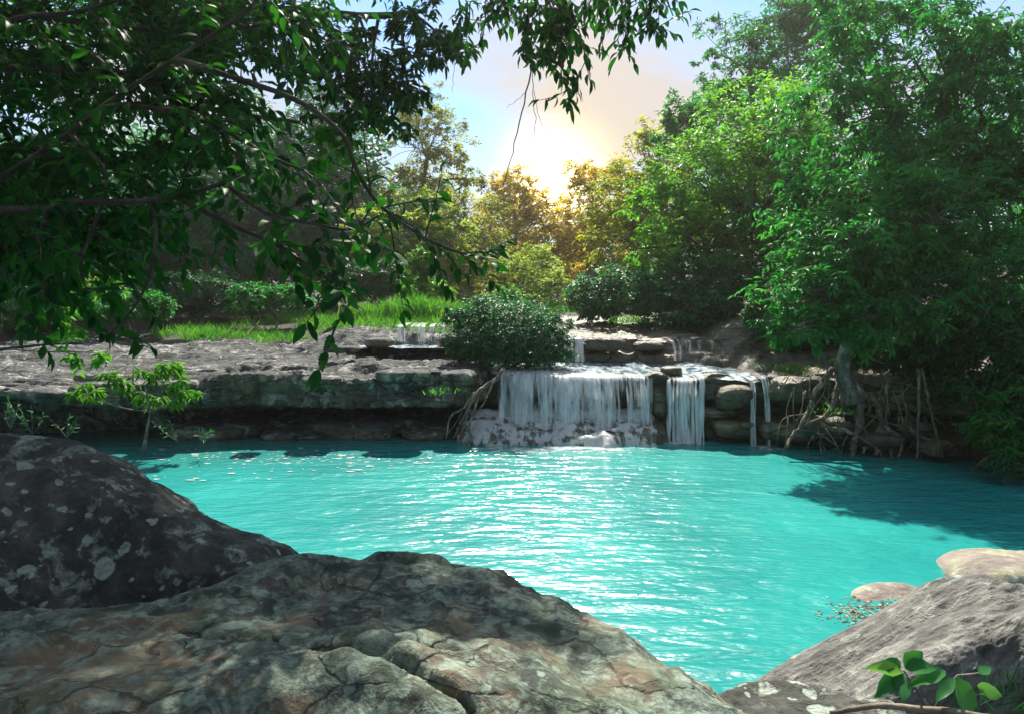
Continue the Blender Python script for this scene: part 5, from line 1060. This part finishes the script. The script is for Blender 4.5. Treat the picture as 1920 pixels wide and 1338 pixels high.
M['leaf_plant'] = leaf_mat('broad_leaf', (0.03, 0.15, 0.05), (0.06, 0.24, 0.07), (0.16, 0.38, 0.05), 0.35, (1.4, 1.6, 0.6), 0.4, single=True)
M['litter'] = leaf_mat('dry_leaf', (0.05, 0.035, 0.02), (0.22, 0.17, 0.12), (0.55, 0.45, 0.38), 0.1, (1, 1, 1), 0.7)
M['fleck'] = plain_mat('painted_glint', [(0.3, (0.32, 0.36, 0.36)), (0.7, (0.6, 0.56, 0.54))], 3)  # pale colour stands in for light glinting on the water
build_foreground_bits()

# ------------------------------------------------------------------ far wood that reads as one mass
def build_far_wood():
    rng = np.random.default_rng(707); mb = MB()
    for x0, x1, y0, y1, zt, n in ((-46, -7, 34, 50, 13, 2600), (-10, 12, 52, 66, 8.5, 900), (10, 46, 30, 46, 15, 1500)):
        c = np.stack([rng.uniform(x0, x1, n), rng.uniform(y0, y1, n), 0 * np.zeros(n)], -1); g = ground_z(c[:, 0], c[:, 1]); top = zt * (0.72 + 0.3 * fbm(c, 0.16, 3, 5)); c[:, 2] = g + (top - 1) * rng.random(n) ** 0.75
        pos, d, up, LL, WW, var, tw = clump_leaves(rng, c, rng.uniform(0.9, 1.9, n), sphere_dirs(n, rng) * 0.6 + np.array((0, -0.5, 0.4)), 6, 5, 0.42, 0.24, 0.3); add_leaves(mb, pos, d, up, LL, WW, rng, L4, var * 0.8)
    obj('distant_forest', mb.mesh('distant_forest', M['leaf_far'], smooth=False), kind='stuff', label='dark wood behind the single trees', category='forest')
build_far_wood()

# ------------------------------------------------------------------ air
def build_haze():
    x0, x1, y0, y1, z0, z1 = -162, 162, -32, 262, -2.4, 20
    v = np.array([(x, y, z) for x in (x0, x1) for y in (y0, y1) for z in (z0, z1)], float)
    mb = MB(); mb.add(v, np.array([(0, 1, 3, 2), (4, 6, 7, 5), (0, 4, 5, 1), (2, 3, 7, 6), (0, 2, 6, 4), (1, 5, 7, 3)]))
    m = new_mat('haze_air'); nt = m.node_tree; pv = mk(nt, 'ShaderNodeVolumePrincipled'); pv.inputs['Color'].default_value = (0.97, 0.96, 0.86, 1); pv.inputs['Density'].default_value = 0.0009; pv.inputs['Anisotropy'].default_value = 0.7
    o = mk(nt, 'ShaderNodeOutputMaterial'); nt.links.new(pv.outputs[0], o.inputs['Volume'])
    obj('haze', mb.mesh('haze', m, smooth=False), kind='stuff')
HAZE = True
if HAZE: build_haze()
